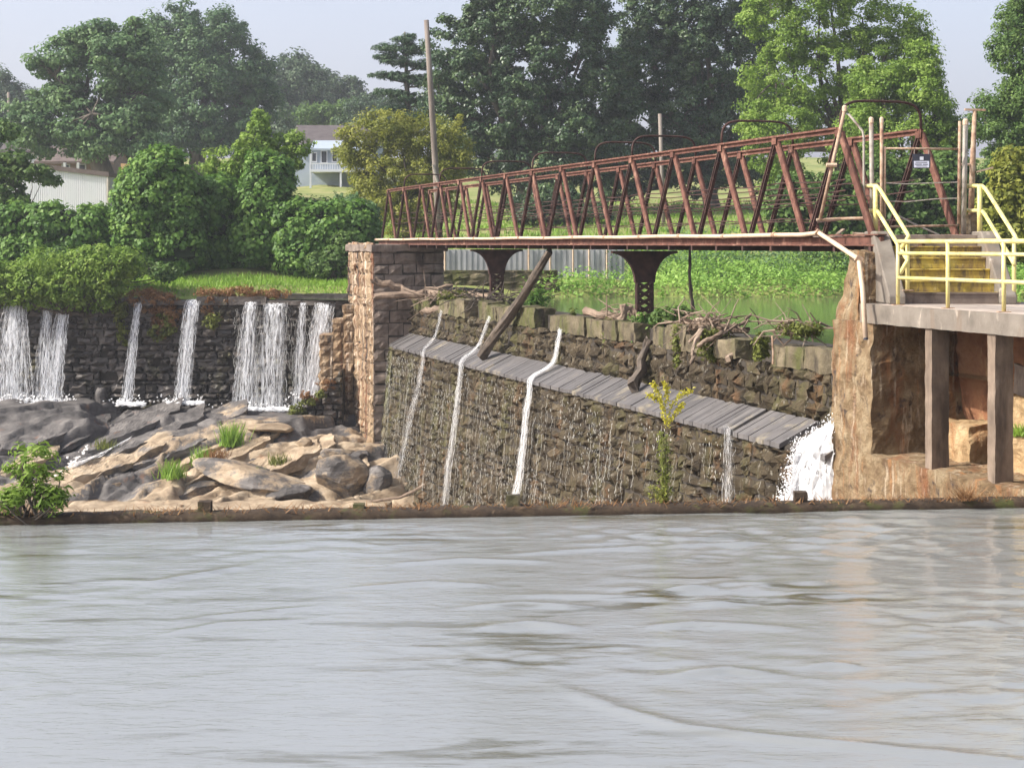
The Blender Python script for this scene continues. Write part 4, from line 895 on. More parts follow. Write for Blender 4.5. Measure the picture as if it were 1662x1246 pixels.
plat = thing('concrete_platform', 'grey concrete platform slab on two square pillars at the right edge', 'platform', B(-5, 1, 2.7))
mb = MB(); rough_solid(mb, lambda a, b, c: B(-12 + 10.05 * a, -.64 + 5.4 * b, 2.685 + .315 * c), (100, 30, 4), .010, 3, .5, 3); mb.build('slab', MT['concrete'], plat)
mb = MB(); mb.fbox(-12, -2.35, -.56, 4.6, 3.0, 3.006); mb.build('floor', MT['deck'], plat)
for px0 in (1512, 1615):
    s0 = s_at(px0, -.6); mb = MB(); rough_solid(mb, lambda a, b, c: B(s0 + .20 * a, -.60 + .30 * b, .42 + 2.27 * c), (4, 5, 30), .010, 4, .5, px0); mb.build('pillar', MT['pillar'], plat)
mb = MB(); mb.fbox(-12, -2.4, 4.2, 4.5, .3, 2.68); mb.build('rear_wall', MT['concrete_dark'], plat)

st = thing('concrete_stairs', 'short flight of worn yellow painted steps between concrete cheek walls', 'stairs', (7.3, 29.2, 3.0))
SX0, SX1, SY0 = 6.50, 8.07, 28.62; RZ = 1.15 / 6
for k in range(5):
    mb = MB(); y0 = SY0 + .26 * k; zt = 3.006 + RZ * (k + 1); mb.box(SX0, SX1, y0, 30.0, zt - RZ + (.001 if k else 0), zt - .03); mb.box(SX0, SX1, y0 - .025, y0 + .28, zt - .03, zt)
    mb.build('step', MT['concrete_dark' if k == 0 else 'yellow_step'], st, bevel=.006)
mb = MB(); mb.box(SX0, SX1, SY0 - .024, SY0 + .26, 3.006 + RZ + .001, 3.006 + RZ + .004); mb.build('tread_paint', MT['yellow_step'], st)
for x0, x1 in ((6.21, 6.498), (8.072, 8.33)):
    mb = MB(); mb.prism([(x0, 28.44, 3.004), (x0, 28.44, 3.15), (x0, 29.72, 4.22), (x0, 30.45, 4.22), (x0, 30.45, 3.004)], (x1 - x0, 0, 0)); mb.build('cheek_wall', MT['concrete'], st, bevel=.02)
mb = MB(); mb.box(6.50, 8.07, 29.92, 30.42, 3.9, 4.16); mb.build('landing', MT['concrete_dark'], st, bevel=.01)

# yellow rails
def rail_thing(name, label, parts):
    t = thing(name, label, 'railing', parts[0][1][0], 'yellow safety railings')
    for nm, pts, r in parts:
        mb = MB(); mb.tube(pts, r, 10); po = mb.build(nm, MT['yellow'], t, smooth=True)
        if nm == 'post': lo_ = min(pts, key=lambda q: q.z); mb = MB(); mb.box(lo_.x - .09, lo_.x + .09, lo_.y - .07, lo_.y + .07, lo_.z + .001, lo_.z + .018); mb.build('base_plate', MT['rust_pale'], po)
RR = .036
rail_thing('stair_rail', 'yellow pipe railing down the left side of the steps', [
    ('post', [P(1421, 385, 30.1), P(1421, 302, 30.1)], RR * 1.25), ('post', [P(1473, 472, 28.55), P(1473, 385, 28.55)], RR),
    ('top_bar', [P(1407, 302, 30.45), P(1423, 302, 30.1), P(1428, 307, 30.0), P(1473, 380, 28.58), P(1475, 384, 28.5), P(1463, 403, 28.45)], RR),
    ('mid_bar', [P(1407, 342, 30.45), P(1423, 342, 30.1), P(1427, 347, 30.0), P(1471, 419, 28.58), P(1473, 423, 28.5), P(1461, 444, 28.45)], RR)])
rail_thing('stair_rail', 'yellow pipe railing down the right side of the steps', [
    ('post', [P(1590, 385, 30.1), P(1590, 302, 30.1)], RR * 1.25), ('post', [P(1646, 492, 28.55), P(1646, 385, 28.55)], RR),
    ('top_bar', [P(1569, 302, 30.45), P(1594, 302, 30.1), P(1600, 307, 30.0), P(1647, 382, 28.58), P(1651, 390, 28.4)], RR),
    ('mid_bar', [P(1569, 342, 30.45), P(1593, 342, 30.1), P(1598, 347, 30.0), P(1643, 423, 28.58), P(1647, 430, 28.5)], RR)])
ps = [B(s_at(px, -.45), -.45, 0) for px in (1457, 1538, 1629)]; endp = B(-9.5, -.45, 0); up = lambda p, z: p + Vector((0, 0, z))
rail_thing('platform_rail', 'yellow three bar railing along the platform edge in front of the steps',
    [('post', [up(p, 3.0), up(p, 4.04)], RR * .9) for p in ps] + [('top_bar', [up(ps[0], 4.04), up(endp, 4.04)], RR * .95), ('mid_bar', [up(ps[0], 3.85), up(endp, 3.85)], RR * .8), ('low_bar', [up(ps[0], 3.45), up(endp, 3.45)], RR * .85)])

# gate, posts, sign and loose pipes at the near end of the bridge
def pole(name, label, cat, pts, r, mat, group=None, cap=None, n=9):
    mb = MB(); mb.tube(pts, r, n)
    o = mb.build(name, MT[mat], origin=tuple(pts[0]), smooth=True); tag(o, label, cat, group)
    if cap: cb = MB(); cb.tube([Vector(pts[-1]) - Vector((0, 0, .03)), Vector(pts[-1]) + Vector((0, 0, .05)), Vector(pts[-1]) + Vector((0, 0, .075))], [cap, cap, cap * .5], 9); cb.build('cap', MT['pale_pipe'], o)
    return o
GY_ = 30.35
pole('gate_post', 'grey capped gate post left of the other grey post by the left yellow rail', 'post', [P(1416, 387, GY_), P(1414, 197, GY_)], .040, 'grey_pipe', 'gate posts', .045)
pole('gate_post', 'rusty grey gate post on the hinge side of the gate', 'post', [P(1431, 387, GY_ - .1), P(1431, 197, GY_ - .1)], .032, 'rust_pale', 'gate posts', .036)
pole('gate_post', 'pale grey capped gate post at the latch side beside the right yellow rail', 'post', [P(1564, 384, GY_), P(1567, 200, GY_)], .046, 'grey_pipe', 'gate posts', .05)
tp = pole('tall_post', 'tall rusty post with a flat crossbar top at the right end of the bridge', 'post', [P(1576, 352, GY_ + .2), P(1579, 260, GY_ + .2), P(1582, 180, GY_ + .2)], [.055, .05, .036], 'rust_pale')
mb = MB(); mb.bar(P(1566, 178, GY_ + .2), P(1599, 179, GY_ + .2), .07, .035); mb.build('crossbar', MT['rust_pale'], tp)
mb = MB(); mb.bar(P(1585, 279, GY_ + .1), P(1612, 272, GY_ + .1), .03, .03); mb.build('side_arm', MT['pale_pipe'], tp)
mb = MB(); mb.tube([P(1558, 267, GY_ + .1), P(1577, 267, GY_ + .2)], .02, 6); mb.build('tie_bar', MT['pale_pipe'], tp)
mb = MB(); c0 = P(1576, 368, GY_ + .3); rough_solid(mb, lambda a, b, c: c0 + Vector(((a - .5) * .30, (b - .5) * .4, (c - .5) * .56 - .06)), (8, 8, 10), .04, 3, .4, 8)
tag(mb.build('stone_footing', MT['pier'], origin=tuple(c0)), 'rough brown stone block under the tall rusty post', 'stone block')
gt = thing('gate', 'rusty pipe gate with wire strands closing the near end of the footbridge', 'gate', P(1495, 370, GY_ - .1))
for nm, pts, r in (('top_rail', [P(1434, 241, GY_ - .1), P(1555, 242, GY_ - .1)], .019), ('bottom_rail', [P(1445, 368, GY_ - .1), P(1555, 366, GY_ - .1)], .021), ('stile', [P(1556, 364, GY_ - .1), P(1558, 197, GY_ - .1)], .030), ('stile', [P(1436, 372, GY_ - .1), P(1436, 238, GY_ - .1)], .022)):
    mb = MB(); mb.tube(pts, r, 8); mb.build(nm, MT['rust_pale'], gt, smooth=True)
for y0, y1 in ((297, 296), (326, 322)):
    mb = MB(); mb.tube([P(1436, y0, GY_ - .1), P(1470, y0 + 2, GY_ - .1), P(1520, y1 + 1, GY_ - .1), P(1555, y1, GY_ - .1)], .010, 5); mb.build('wire', MT['grey_pipe'], gt)
mb = MB(); mb.tube([P(1458, 350, GY_ + .2), P(1480, 362, GY_ + .2), P(1525, 382, GY_ + .2)], .018, 6); tag(mb.build('loose_pipe', MT['grey_pipe'], origin=tuple(P(1490, 366, GY_ + .2))), 'thin grey pipe lying slanted behind the gate', 'pipe')
sg = thing('sign', 'small white and navy notice sign hanging from the gate top rail', 'sign', P(1495, 262, GY_ - .16))
sy = GY_ - .16
def panel(nm, x0, x1, y0, y1, yy, th, mat): a = P(x0, y1, yy); b = P(x1, y0, yy); mb = MB(); mb.box(a.x, b.x, yy, yy + th, a.z, b.z); return mb.build(nm, MT[mat], sg)
panel('backing', 1481, 1510, 250, 273, sy, .014, 'sign_dark'); panel('white_panel', 1483.5, 1508, 261.5, 272, sy - .006, .005, 'sign_white'); panel('emblem', 1493, 1499, 254.5, 260, sy - .006, .005, 'white_paint')
for i, (x0, x1, y0, y1) in enumerate(((1486, 1505, 263.2, 264.2), (1485, 1496, 266.2, 267.4), (1498, 1506, 266.4, 267.6), (1487, 1504, 269.3, 270.0))): panel('text_line', x0, x1, y0, y1, sy - .009, .002, 'sign_dark')
for x in (1484, 1507): mb = MB(); mb.tube([P(x, 251, sy + .005), P(x, 241, GY_ - .1)], .005, 5); mb.build('hanger', MT['grey_pipe'], sg)
lp = pole('leaning_pipe', 'tan capped pipe leaning along the first end post of the near truss', 'pipe', [P(1331, 357, 30.6), P(1371, 178, 30.6)], .032, 'rust_pale', None, .045)
mb = MB(); mb.tube([P(1341, 268, 30.55), P(1358, 268, 30.55)], .036, 8); mb.build('collar', MT['pale_pipe'], lp)
mb = MB(); mb.tube([P(1325, 357, 30.6), P(1365, 355, 30.6), P(1401, 354, 30.4)], .026, 8); mb.build('foot_pipe', MT['rust_pale'], lp)
pole('bent_pipe', 'thin bent grey conduit curving down from the leaning pipe top', 'pipe', [P(1377, 185, 30.5), P(1392, 203, 30.5), P(1400, 213, 30.45), P(1402, 224, 30.4), P(1402, 300, 30.4), P(1402, 354, 30.4)], .022, 'grey_pipe')

# ------------------------------------------------------------------ logs and driftwood on the dam
def log(label, pts, r0, r1, mat='deadwood', name='log', cat='log', group='driftwood on the dam', twigs=()):
    mb = MB(); P2 = []; 
    for a, b in zip(pts, pts[1:]):
        for k in range(5): P2.append(a.lerp(b, k / 5))
    P2.append(pts[-1]); n = len(P2)
    P2 = [p + Vector(rs.normal(size=3)) * r0 * .22 for p in P2]
    mb.tube(P2, [(r0 + (r1 - r0) * i / (n - 1)) * rs.uniform(.78, 1.2) for i in range(n)], 9)
    n_r = 9; cut = len(mb.v)
    for q in range(cut):
        i_ = q // n_r; c_ = P2[i_]; v_ = Vector(mb.v[q]); k_ = 1 + rs.normal() * .13; e_ = (P2[1] - P2[0] if i_ == 0 else P2[-1] - P2[-2]).normalized() * (rs.normal() * r0 * .5 if i_ in (0, n - 1) else 0)
        mb.v[q] = tuple(c_ + (v_ - c_) * k_ + e_)
    for a, b, r in twigs: mb.tube([a, a.lerp(b, .5) + Vector(rs.normal(size=3)) * .03, b], [r, r * .8, r * .5], 6)
    return tag(mb.build(name, MT[mat], origin=tuple(pts[0]), smooth=(name == 'sapling')), label, cat, group)
DB = lambda px, v, z: B(s_at(px, v), v, z)
log('long dark log leaning from the apron up past the left bent', [DB(785, -.45, .70), P(893, 410, 47.7)], .16, .10, 'darkwood')
log('short dark slab of wood slanting from the crest to the apron below the right bent', [DB(1030, -.35, .70), DB(1050, .0, 1.75)], .14, .10, 'darkwood')
log('grey log sloping down from the left pier face to the crest', [P(606, 456, 62), P(650, 468, 62), P(690, 479, 61.5)], .13, .09)
log('straight grey log lying level against the left pier', [P(606, 482, 61.6), P(690, 475, 61.3)], .12, .13)
log('thin grey log lying along the crest behind the green moss', [P(688, 474, 61.5), P(740, 477, 60.5), P(795, 481, 59)], .10, .08)
log('broken grey branch rising behind the level log', [P(690, 470, 62), P(735, 464, 62)], .08, .06)
log('thick pale tan log lying on the mossy crest blocks', [P(690, 505, 60.0), P(735, 503, 59.0), P(786, 496, 57.5)], .14, .12)
log('bleached log lying left of the right bent on the crest', [P(952, 505, 44.3), P(1010, 514, 43.3)], .11, .08)
log('short crooked driftwood root at the foot of the right bent', [P(1010, 522, 42.5), P(1012, 499, 42.5), P(1024, 500, 42.6), P(1040, 518, 42.4)], .09, .06)
log('flat pale log right of the dark green crest plant', [P(1096, 526, 39.5), P(1130, 526, 39)], .07, .07)
log('thick tan log on top of the tangled driftwood pile', [P(1122, 527, 37.5), P(1145, 521, 37.3), P(1166, 522, 37)], .11, .08)
log('forked bleached branch arching over the driftwood pile', [P(1132, 562, 36.2), P(1160, 545, 36.2), P(1185, 533, 36.4), P(1206, 523, 36.5), P(1219, 509, 36.6)], .055, .03, twigs=((P(1176, 538, 36.3), P(1190, 505, 36.4), .03), (P(1190, 505, 36.4), P(1199, 485, 36.5), .014)))
log('brown log lying right of the forked branch', [P(1160, 533, 37), P(1215, 537, 36.5)], .10, .07)
log('thin bare stick hanging vertically below the driftwood pile', [P(1140, 533, 36.4), P(1125, 565, 36.2), P(1122, 592, 36.1)], .05, .035)
log('slanting stick left of the hanging one in the driftwood pile', [P(1142, 530, 36.6), P(1119, 556, 36.4)], .045, .03)
log('pale cut log end jutting from a gap between crest blocks', [P(1180, 581, 35.4), P(1207, 565, 35.7)], .07, .075)
log('bleached forked branch stranded in the gorge between boulder and dam', [P(574, 820, 56.5), P(650, 807, 56.5), P(712, 775, 56.3), P(745, 738, 56.1), P(782, 716, 56)], .055, .03, name='fallen_branch', cat='branch', twigs=((P(782, 716, 56), P(808, 737, 56), .03), (P(712, 775, 56.3), P(752, 764, 56.2), .025)))
log('thin dark sapling trunk standing in the pool behind the dam', [P(1125, 503, 41.5), P(1121, 470, 41.5), P(1119, 405, 41.5)], .05, .03, 'darkwood', 'sapling', 'sapling', None)
log('rusty pipe stub standing in the crest beside the chute', [P(1255, 590, 33), P(1254, 545, 33)], .02, .02, 'rust_pale', 'pipe_stub', 'pipe', None)

def brush(label, px, py, Y, wx_, n, ln, mat='deadwood'):
    c = P(px, py, Y); mb = MB()
    for k in range(n):
        a = c + Vector((rs.normal() * wx_, rs.normal() * wx_ * .5, abs(rs.normal()) * .12)); d = Vector((rs.normal(), rs.normal() * .6, rs.normal() * .45)).normalized() * ln * rs.uniform(.3, 1.1); r_ = rs.uniform(.008, .028)
        mb.tube([a, a + d * .5 + Vector(rs.normal(size=3)) * ln * .06, a + d], [r_, r_ * .8, r_ * .4], 5, rs.rand())
    return tag(mb.build('brush_pile', MT[mat], origin=tuple(c)), label, 'brush pile', 'brush piles on the dam')
brush('tangle of bleached sticks under the forked branch', 1165, 530, 36.7, .42, 60, .9)
brush('tangle of sticks and twigs around the foot of the right bent', 1020, 515, 43, .45, 46, .8)
brush('dark tangle of twigs jammed at the foot of the left bent', 805, 490, 54.5, .5, 70, 1.0, 'darkwood')
brush('loose sticks scattered along the level logs near the left pier', 720, 488, 60, .6, 60, 1.2)
brush('thin sticks lying on the crest near the right pier', 1290, 540, 33.4, .26, 46, .7)
# ------------------------------------------------------------------ plants on the dams and the wall
def shrub(name, label, Y, L, mat, n, per, clump, leaf, cat='shrub', group=None, depth=.8, core=True, **kw):
    lobes = px_lobes(Y, L, depth); c = sum((Vector(l[0]) for l in lobes), Vector()) / len(lobes); zmin = min(l[0].z - l[3] for l in lobes)
    org = Vector((c.x, c.y, zmin)); V, F, rnd, cc = crown(lobes, int(n * .6) + 1, int(per * 1.7), clump * 1.2, leaf, **kw)
    if core:
        t = thing(name, label, cat, org, group); np_mesh('foliage', V, F, MT[mat], t, rnd=rnd); mb = MB()
        for i in rs.choice(len(cc), min(26, len(cc)), replace=False): q_ = min(.05, lobes[0][1] * .05); limb(mb, (org.x + rs.normal() * lobes[0][1] * .4, org.y, zmin - .1), cc[i], q_, q_ * .3, .1, 4)
        mb.build('stems', MT['bark'], t, smooth=True); return t
    return tag(np_mesh(name, V, F, MT[mat], origin=tuple(org), rnd=rnd), label, cat, group)
for i, (px, py, Y, rx, ry, n, lab, mt) in enumerate(((735, 486, 59.6, 26, 16, 60, 'bright green moss mound between the logs on the crest', 'olive_moss'), (738, 524, 59.0, 22, 22, 55, 'olive moss hanging under the thick tan log', 'olive_moss'),
        (785, 520, 56.9, 16, 34, 60, 'olive moss curtain left of the leaning log', 'olive_moss'), (846, 520, 52.8, 14, 28, 50, 'olive moss curtain right of the leaning log', 'olive_moss'), (930, 522, 48.2, 12, 18, 26, 'small olive moss patch beside the strongest narrow waterfall', 'olive_moss'),
        (1000, 545, 43.2, 22, 32, 55, 'straggling olive weeds under the bleached log', 'olive_moss'), (1046, 540, 41.3, 20, 30, 60, 'dark green weeds at the foot of the right bent', 'leaf_kudzu'), (1105, 555, 38.4, 12, 38, 55, 'mossy streak left of the driftwood pile', 'olive_moss'),
        (1160, 560, 36.5, 30, 26, 60, 'olive weeds below the forked branch', 'olive_moss'), (1235, 560, 34.0, 12, 22, 36, 'mossy weeds beside the rusty pipe stub', 'olive_moss'), (1300, 535, 33.2, 34, 10, 30, 'low weeds on the crest beside the right pier', 'olive_moss'),
        (868, 487, 52.5, 26, 20, 60, 'dark green weeds behind the leaning log', 'leaf_kudzu'), (700, 565, 61, 10, 20, 0, '', ''))):
    if n: shrub('crest_weed', lab, Y, [(px, py, rx, ry)], mt, n * 2, 14, .10, .085, 'weeds', 'weeds on the dam crest', .5, False, asp=.5, fill=.5)
shrub('crest_shrub', 'dark leafy green shrub on the crest right of the right bent', 39.8, [(1090, 512, 26, 14), (1105, 507, 18, 10), (1075, 517, 14, 12)], 'leaf_mid', 170, 16, .10, .10, 'shrub')
shrub('crest_bush', 'mass of green bushes hanging over the left end of the dark dam', 67.1, [(10, 455, 40, 34), (70, 452, 50, 40), (135, 438, 45, 34), (170, 440, 40, 40), (110, 470, 45, 30), (200, 425, 30, 24), (30, 478, 40, 20), (160, 478, 26, 28), (110, 480, 30, 22), (60, 482, 26, 16)], 'leaf_light', 1150, 24, .26, .17, 'bush', asp=.45)
shrub('crest_weed', 'dry brown grass drooping over the dam between two narrow waterfalls', 67.3, [(250, 488, 42, 18), (275, 510, 26, 26), (235, 478, 30, 12), (262, 530, 12, 18)], 'brown_grass', 230, 24, .16, .16, 'weeds', 'weeds on the dam crest', .35, False, asp=.2, fill=.5, up=.1)
shrub('crest_weed', 'brown dead weeds on the crest right of the strong two stranded waterfall', 67.5, [(350, 480, 40, 12), (345, 500, 24, 20), (395, 474, 30, 10), (370, 478, 50, 9), (440, 476, 30, 7)], 'brown_grass', 260, 22, .15, .14, 'weeds', 'weeds on the dam crest', .35, False, asp=.22, fill=.5, up=.1)
shrub('crest_weed', 'olive weeds hanging low under the brown dead grass on the dark dam', 67.1, [(262, 535, 18, 24), (195, 500, 10, 34), (345, 522, 14, 14), (200, 540, 8, 20)], 'olive_moss', 120, 20, .14, .11, 'weeds', 'weeds on the dam crest', .3, False, fill=.5)
shrub('crest_weed', 'mossy weeds along the sloping top of the dark rubble wall', 64.4, [(480, 668, 16, 12), (470, 690, 10, 14), (500, 655, 14, 8), (522, 640, 10, 8)], 'olive_moss', 120, 18, .10, .09, 'weeds', 'weeds on the dam crest', .5, False, fill=.5)
shrub('crest_weed', 'reddish dead weeds on the ragged top of the dark rubble wall', 64.6, [(505, 643, 20, 9), (530, 622, 14, 10)], 'brown_grass', 60, 18, .10, .10, 'weeds', 'weeds on the dam crest', .5, False, asp=.25, fill=.5)
# tall plume plant rooted on the canal wall
def stem_plant(name, label, px, ytop, ybase, Y, leafmat, n, leaf, spread, plume=None, cat='plant'):
    b = P(px, ybase, Y); t = thing(name, label, cat, b); mb = MB(); pos = []; nr = []; sz = []
    H = (ybase - ytop) / FPX * Y
    for k in range(5):
        a = rs.rand() * 6.28; tip = b + Vector((math.cos(a) * spread * .5, math.sin(a) * spread * .4, H * rs.uniform(.8, 1.0)))
        mb.tube([b + Vector((rs.normal() * .03, rs.normal() * .03, -.05)), b.lerp(tip, .5) + Vector(rs.normal(size=3)) * .02, tip], [.010, .008, .004], 5)
        for j in range(n // 5):
            q = rs.uniform(.12, 1.0); c = b.lerp(tip, q); o = Vector((rs.normal(), rs.normal(), rs.normal() * .35)); o = o.normalized() * spread * rs.uniform(.1, .75) * (1.1 - .5 * q)
            pos.append(c + o); nr.append(Vector((o.x * .6, o.y * .6 - .3, .7)) + Vector(rs.normal(size=3)) * .35); sz.append(leaf * rs.uniform(.6, 1.3))
    mb.build('stems', MT['olive_moss'], t, smooth=True)
    V, F = leaves(np.array(pos), unit(np.array(nr)), np.array(sz), .34); np_mesh('leaves', V, F, MT[leafmat], t, rnd=rs.rand(len(F)))
    if plume:
        pos = []; nr = []
        for path in plume:
            pts = [P(x, y, Y) for x, y in path]
            sb = MB(); sb.tube(pts, .006, 5); sb.build('plume_stem', MT['leaf_gold'], t)
            for k in range(170):
                q = rs.rand() ** .8 * (len(pts) - 1); i = min(int(q), len(pts) - 2); c = pts[i].lerp(pts[i + 1], q - i); pos.append(c + Vector((rs.normal() * .02, rs.normal() * .02, rs.normal() * .022))); nr.append(Vector(rs.normal(size=3)) + Vector((0, -.3, .8)))
        V, F = leaves(np.array(pos), unit(np.array(nr)), np.full(len(pos), .045), .45); np_mesh('plume', V, F, MT['leaf_gold'], t, rnd=rs.rand(len(F)))
    return t
stem_plant('plume_plant', 'tall weed with yellow drooping plumes growing on the canal wall', 1080, 690, 826, 23.15, 'olive_moss', 620, .055, .17, plume=([(1080, 690), (1074, 655), (1066, 632), (1058, 622)], [(1080, 685), (1092, 655), (1108, 638), (1126, 634)], [(1080, 668), (1068, 648), (1052, 640)], [(1079, 660), (1084, 636), (1078, 620)], [(1082, 690), (1098, 668), (1108, 655)]))
stem_plant('wall_plant', 'small yellow green weed at the foot of the tall plume plant', 1072, 785, 822, 23.1, 'leaf_yellow', 120, .06, .20)
shrub('wall_plant', 'leafy green plant overhanging the left end of the canal wall', 22.1, [(30, 800, 44, 26), (75, 790, 32, 30), (45, 755, 34, 18), (85, 815, 22, 18), (10, 825, 26, 16), (55, 735, 34, 14)], 'leaf_light', 150, 12, .10, .12, 'plant', depth=.7, asp=.26, fill=.35, up=.9, jit=.7)
clump_obj('root_tuft', 'ragged dark root tuft hanging over the canal wall at the right', 'root', [tuple(P(1568, 812, 23.3))], 170, .16, .006, 'brown_grass', .05, None, 1.3)
clump_obj('grass_tuft', 'bright green grass tuft on the orange ledge between the pillars', 'grass tuft', [tuple(B(-4.9, .5, 1.05))], 160, .14, .010, 'grass', .09, None, .8)

# ------------------------------------------------------------------ banks, marsh, hedges
def scatter_leaf(name, n, xr_, yr_, test, size, hmax, mat):
    x = rs.uniform(*xr_, n); y = rs.uniform(*yr_, n); k = test(x, y); x = x[k]; y = y[k]; z = ground_z(x, y) + hmax * rs.rand(len(x)) ** 1.6 * (.4 + vnoise(x * .7 + 50, y * .7, 21))
    V, F = leaves(np.stack([x, y, z], 1), unit(rs.normal(size=(len(x), 3)) * .6 + np.array([-.2, -.3, .8])), size * (.6 + .8 * rs.rand(len(x))), .5)
    cl = vnoise(x * 1.3 + 40, y * 1.3, 22); tag(np_mesh(name, V, F, MT[mat], rnd=np.clip(cl * .7 + rs.rand(len(x)) * .45 - .1, 0, 1)), kind='stuff')
scatter_leaf('marsh_plants', 46000, (-3.0, 26), (68.6, 79.5), lambda x, y: (ground_z(x, y) > POOL - .12) & (x / y * FPX + CX > 872 + 30 * np.sin(y * 2)) & ((x / y * FPX + CX > 1020) | (y < 73.2)), .17, .7, 'grass_far')
scatter_leaf('tall_weeds', 16000, (4, 26), (73.5, 80), lambda x, y: x / y * FPX + CX > 1010 + 40 * np.sin(y), .15, 1.6, 'leaf_hazy')
scatter_leaf('bank_plants', 14000, (9.5, 24), (31, 68), lambda x, y: (ground_z(x, y) > POOL - .05), .17, .6, 'leaf_mid')
n = 15000; x = rs.uniform(-26, -4.5, n); y = rs.uniform(70.4, 76.5, n); z = ground_z(x, y); k = z > POOL - .1
V, F = blades(np.stack([x, y, z], 1)[k], .17, .03, .7); tag(np_mesh('bank_grass', V, F, MT['grass'], rnd=np.clip(vnoise(x[k] * .8, y[k] * .8, 3) * .7 + rs.rand(k.sum()) * .4, 0, 1)), kind='stuff')
n = 26000; x = rs.uniform(-12, 30, n); y = rs.uniform(80, 125, n); V, F = blades(np.stack([x, y, ground_z(x, y)], 1), .22, .04, .6); tag(np_mesh('lawn_grass', V, F, MT['grass'], rnd=rs.rand(n) * .9), kind='stuff')

def vine_mass(name, label, Y, L, n, group='vine covered thickets', mat='leaf_kudzu', leaf=.27, per=22, clump=.34, depth=1.0, cat='thicket'):
    lobes = px_lobes(Y, L, depth); c = sum((Vector(l[0]) for l in lobes), Vector()) / len(lobes); zmin = min(l[0].z - l[3] for l in lobes); org = Vector((c.x, c.y, zmin))
    t = thing(name, label, cat, org, group); V, F, rnd, cc = crown(lobes, int(n * .55), int(per * 3.2), clump * 1.2, leaf * .72, fill=.06, asp=.75, up=.35, outw=.9, jit=.6, r_in=.88); np_mesh('vine_leaves', V, F, MT[mat], t, rnd=rnd)
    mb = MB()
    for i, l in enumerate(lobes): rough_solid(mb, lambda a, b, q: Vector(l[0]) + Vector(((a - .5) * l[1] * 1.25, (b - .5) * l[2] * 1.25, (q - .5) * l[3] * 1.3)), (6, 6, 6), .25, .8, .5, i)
    mb.build('inner_core', MT['vine_core'], t)  # solid dark core behind the leaf gaps, shade put into its colour
    return t
vine_mass('vine_hedge', 'dark vine covered hedge below the white metal shed', 77.5, [(20, 375, 40, 42), (80, 375, 45, 42), (140, 375, 45, 40), (180, 385, 20, 38), (50, 410, 60, 30), (130, 405, 55, 26)], 1100)
vine_mass('vine_mound', 'tall rounded vine draped mound right of the white metal shed', 77.0, [(262, 285, 44, 42), (240, 320, 50, 50), (290, 330, 38, 60), (235, 375, 46, 50), (290, 390, 40, 45), (212, 350, 22, 50)], 1400)
vine_mass('vine_column', 'vine draped tree stump with bushy top left of the blue house', 78.0, [(432, 285, 34, 36), (425, 330, 36, 50), (448, 300, 22, 40), (420, 390, 40, 40)], 800)
vine_mass('vine_thicket', 'tangled vine thicket in the hollow between mound and stump', 79, [(345, 330, 48, 40), (350, 375, 50, 45), (380, 400, 40, 40), (330, 410, 40, 35)], 900)
vine_mass('vine_hedge', 'vine covered hedge in front of the lawn and next to the left pier', 77.5, [(480, 370, 40, 46), (530, 372, 45, 44), (575, 380, 34, 46), (500, 415, 50, 32), (560, 420, 40, 30)], 1100)
shrub('bank_bush', 'bright green rounded bush at the foot of the vine hedge beside the left pier', 75.5, [(558, 410, 26, 34), (540, 425, 24, 24), (575, 425, 22, 26), (520, 430, 20, 20)], 'leaf_mid', 380, 20, .20, .17, 'bush')
shrub('bank_bush', 'light green weedy bush left of the brown dead weeds', 72.5, [(95, 425, 26, 22), (150, 420, 30, 20), (215, 432, 30, 16), (265, 440, 24, 14)], 'leaf_mid', 330, 20, .20, .15, 'bush')
shrub('bank_bush', 'pale grey green bush on top of the hedge left of the truss', 79.5, [(560, 340, 36, 22), (590, 350, 24, 26)], 'leaf_hazy', 260, 20, .22, .18, 'bush')

# ------------------------------------------------------------------ walls, fence and poles beyond
mf = thing('metal_fence', 'grey sheet metal fence with pale posts seen under the bridge', 'fence', P(870, 440, 74.5))
a = P(716, 405, 74.5); b = P(1010, 445, 74.5); mb = MB()
xx = a.x
while xx < b.x: mb.box(xx, xx + .12, 74.5, 74.53, b.z - .6, a.z, rs.rand()); mb.box(xx + .12, xx + .24, 74.53, 74.56, b.z - .6, a.z, rs.rand()); xx += .24
mb.build('panel', MT['grey_fence'], mf)
for px in (722, 800, 858, 893, 930, 956, 985): q = P(px, 440, 74.4); mb = MB(); mb.tube([q - Vector((0, 0, .8)), q + Vector((0, 0, 1.05))], .04, 7); mb.build('post', MT['pale_pipe'], mf)
lw = MB(); p0 = P(712, 441, 71.6); p1 = P(905, 441, 71.6)
masonry(lw, lambda l, h, d: (p0.x + l, 71.6 - d, p0.z - 1.0 + h), p1.x - p0.x, 1.05, (.25, .4), (.4, 1.0), .08, .03, .05, seed=77); lw.box(p0.x, p1.x, 71.6, 72.0, p0.z - 1.4, p0.z + .06)
tag(lw.build('low_stone_wall', MT['palestone'], origin=tuple(p0)), 'low brown stone wall on the far bank under the bridge', 'wall')
up_ = thing('utility_pole', 'tall leaning grey wooden utility pole behind the left half of the bridge', 'pole', P(714, 392, 86))
mb = MB(); mb.tube([P(714, 400, 86), P(708, 290, 86), P(700, 160, 86), P(692, 33, 86)], [.17, .16, .145, .12], 10); mb.build('shaft', MT['pole'], up_, smooth=True)
mb = MB(); mb.tube([P(703, 268, 85.75), P(711, 300, 85.75)], .07, 6); mb.build('cable_guard', MT['grey_pipe'], up_)
pole('pole', 'short grey pole standing in front of the dark trees behind the bridge', 'pole', [P(1078, 390, 104), P(1071, 185, 104)], .12, 'pole', 'poles behind')
pole('pole', 'thin distant utility pole at the far left among the hazy trees', 'pole', [P(16, 260, 135), P(14, 150, 135)], .12, 'pole', 'poles behind')

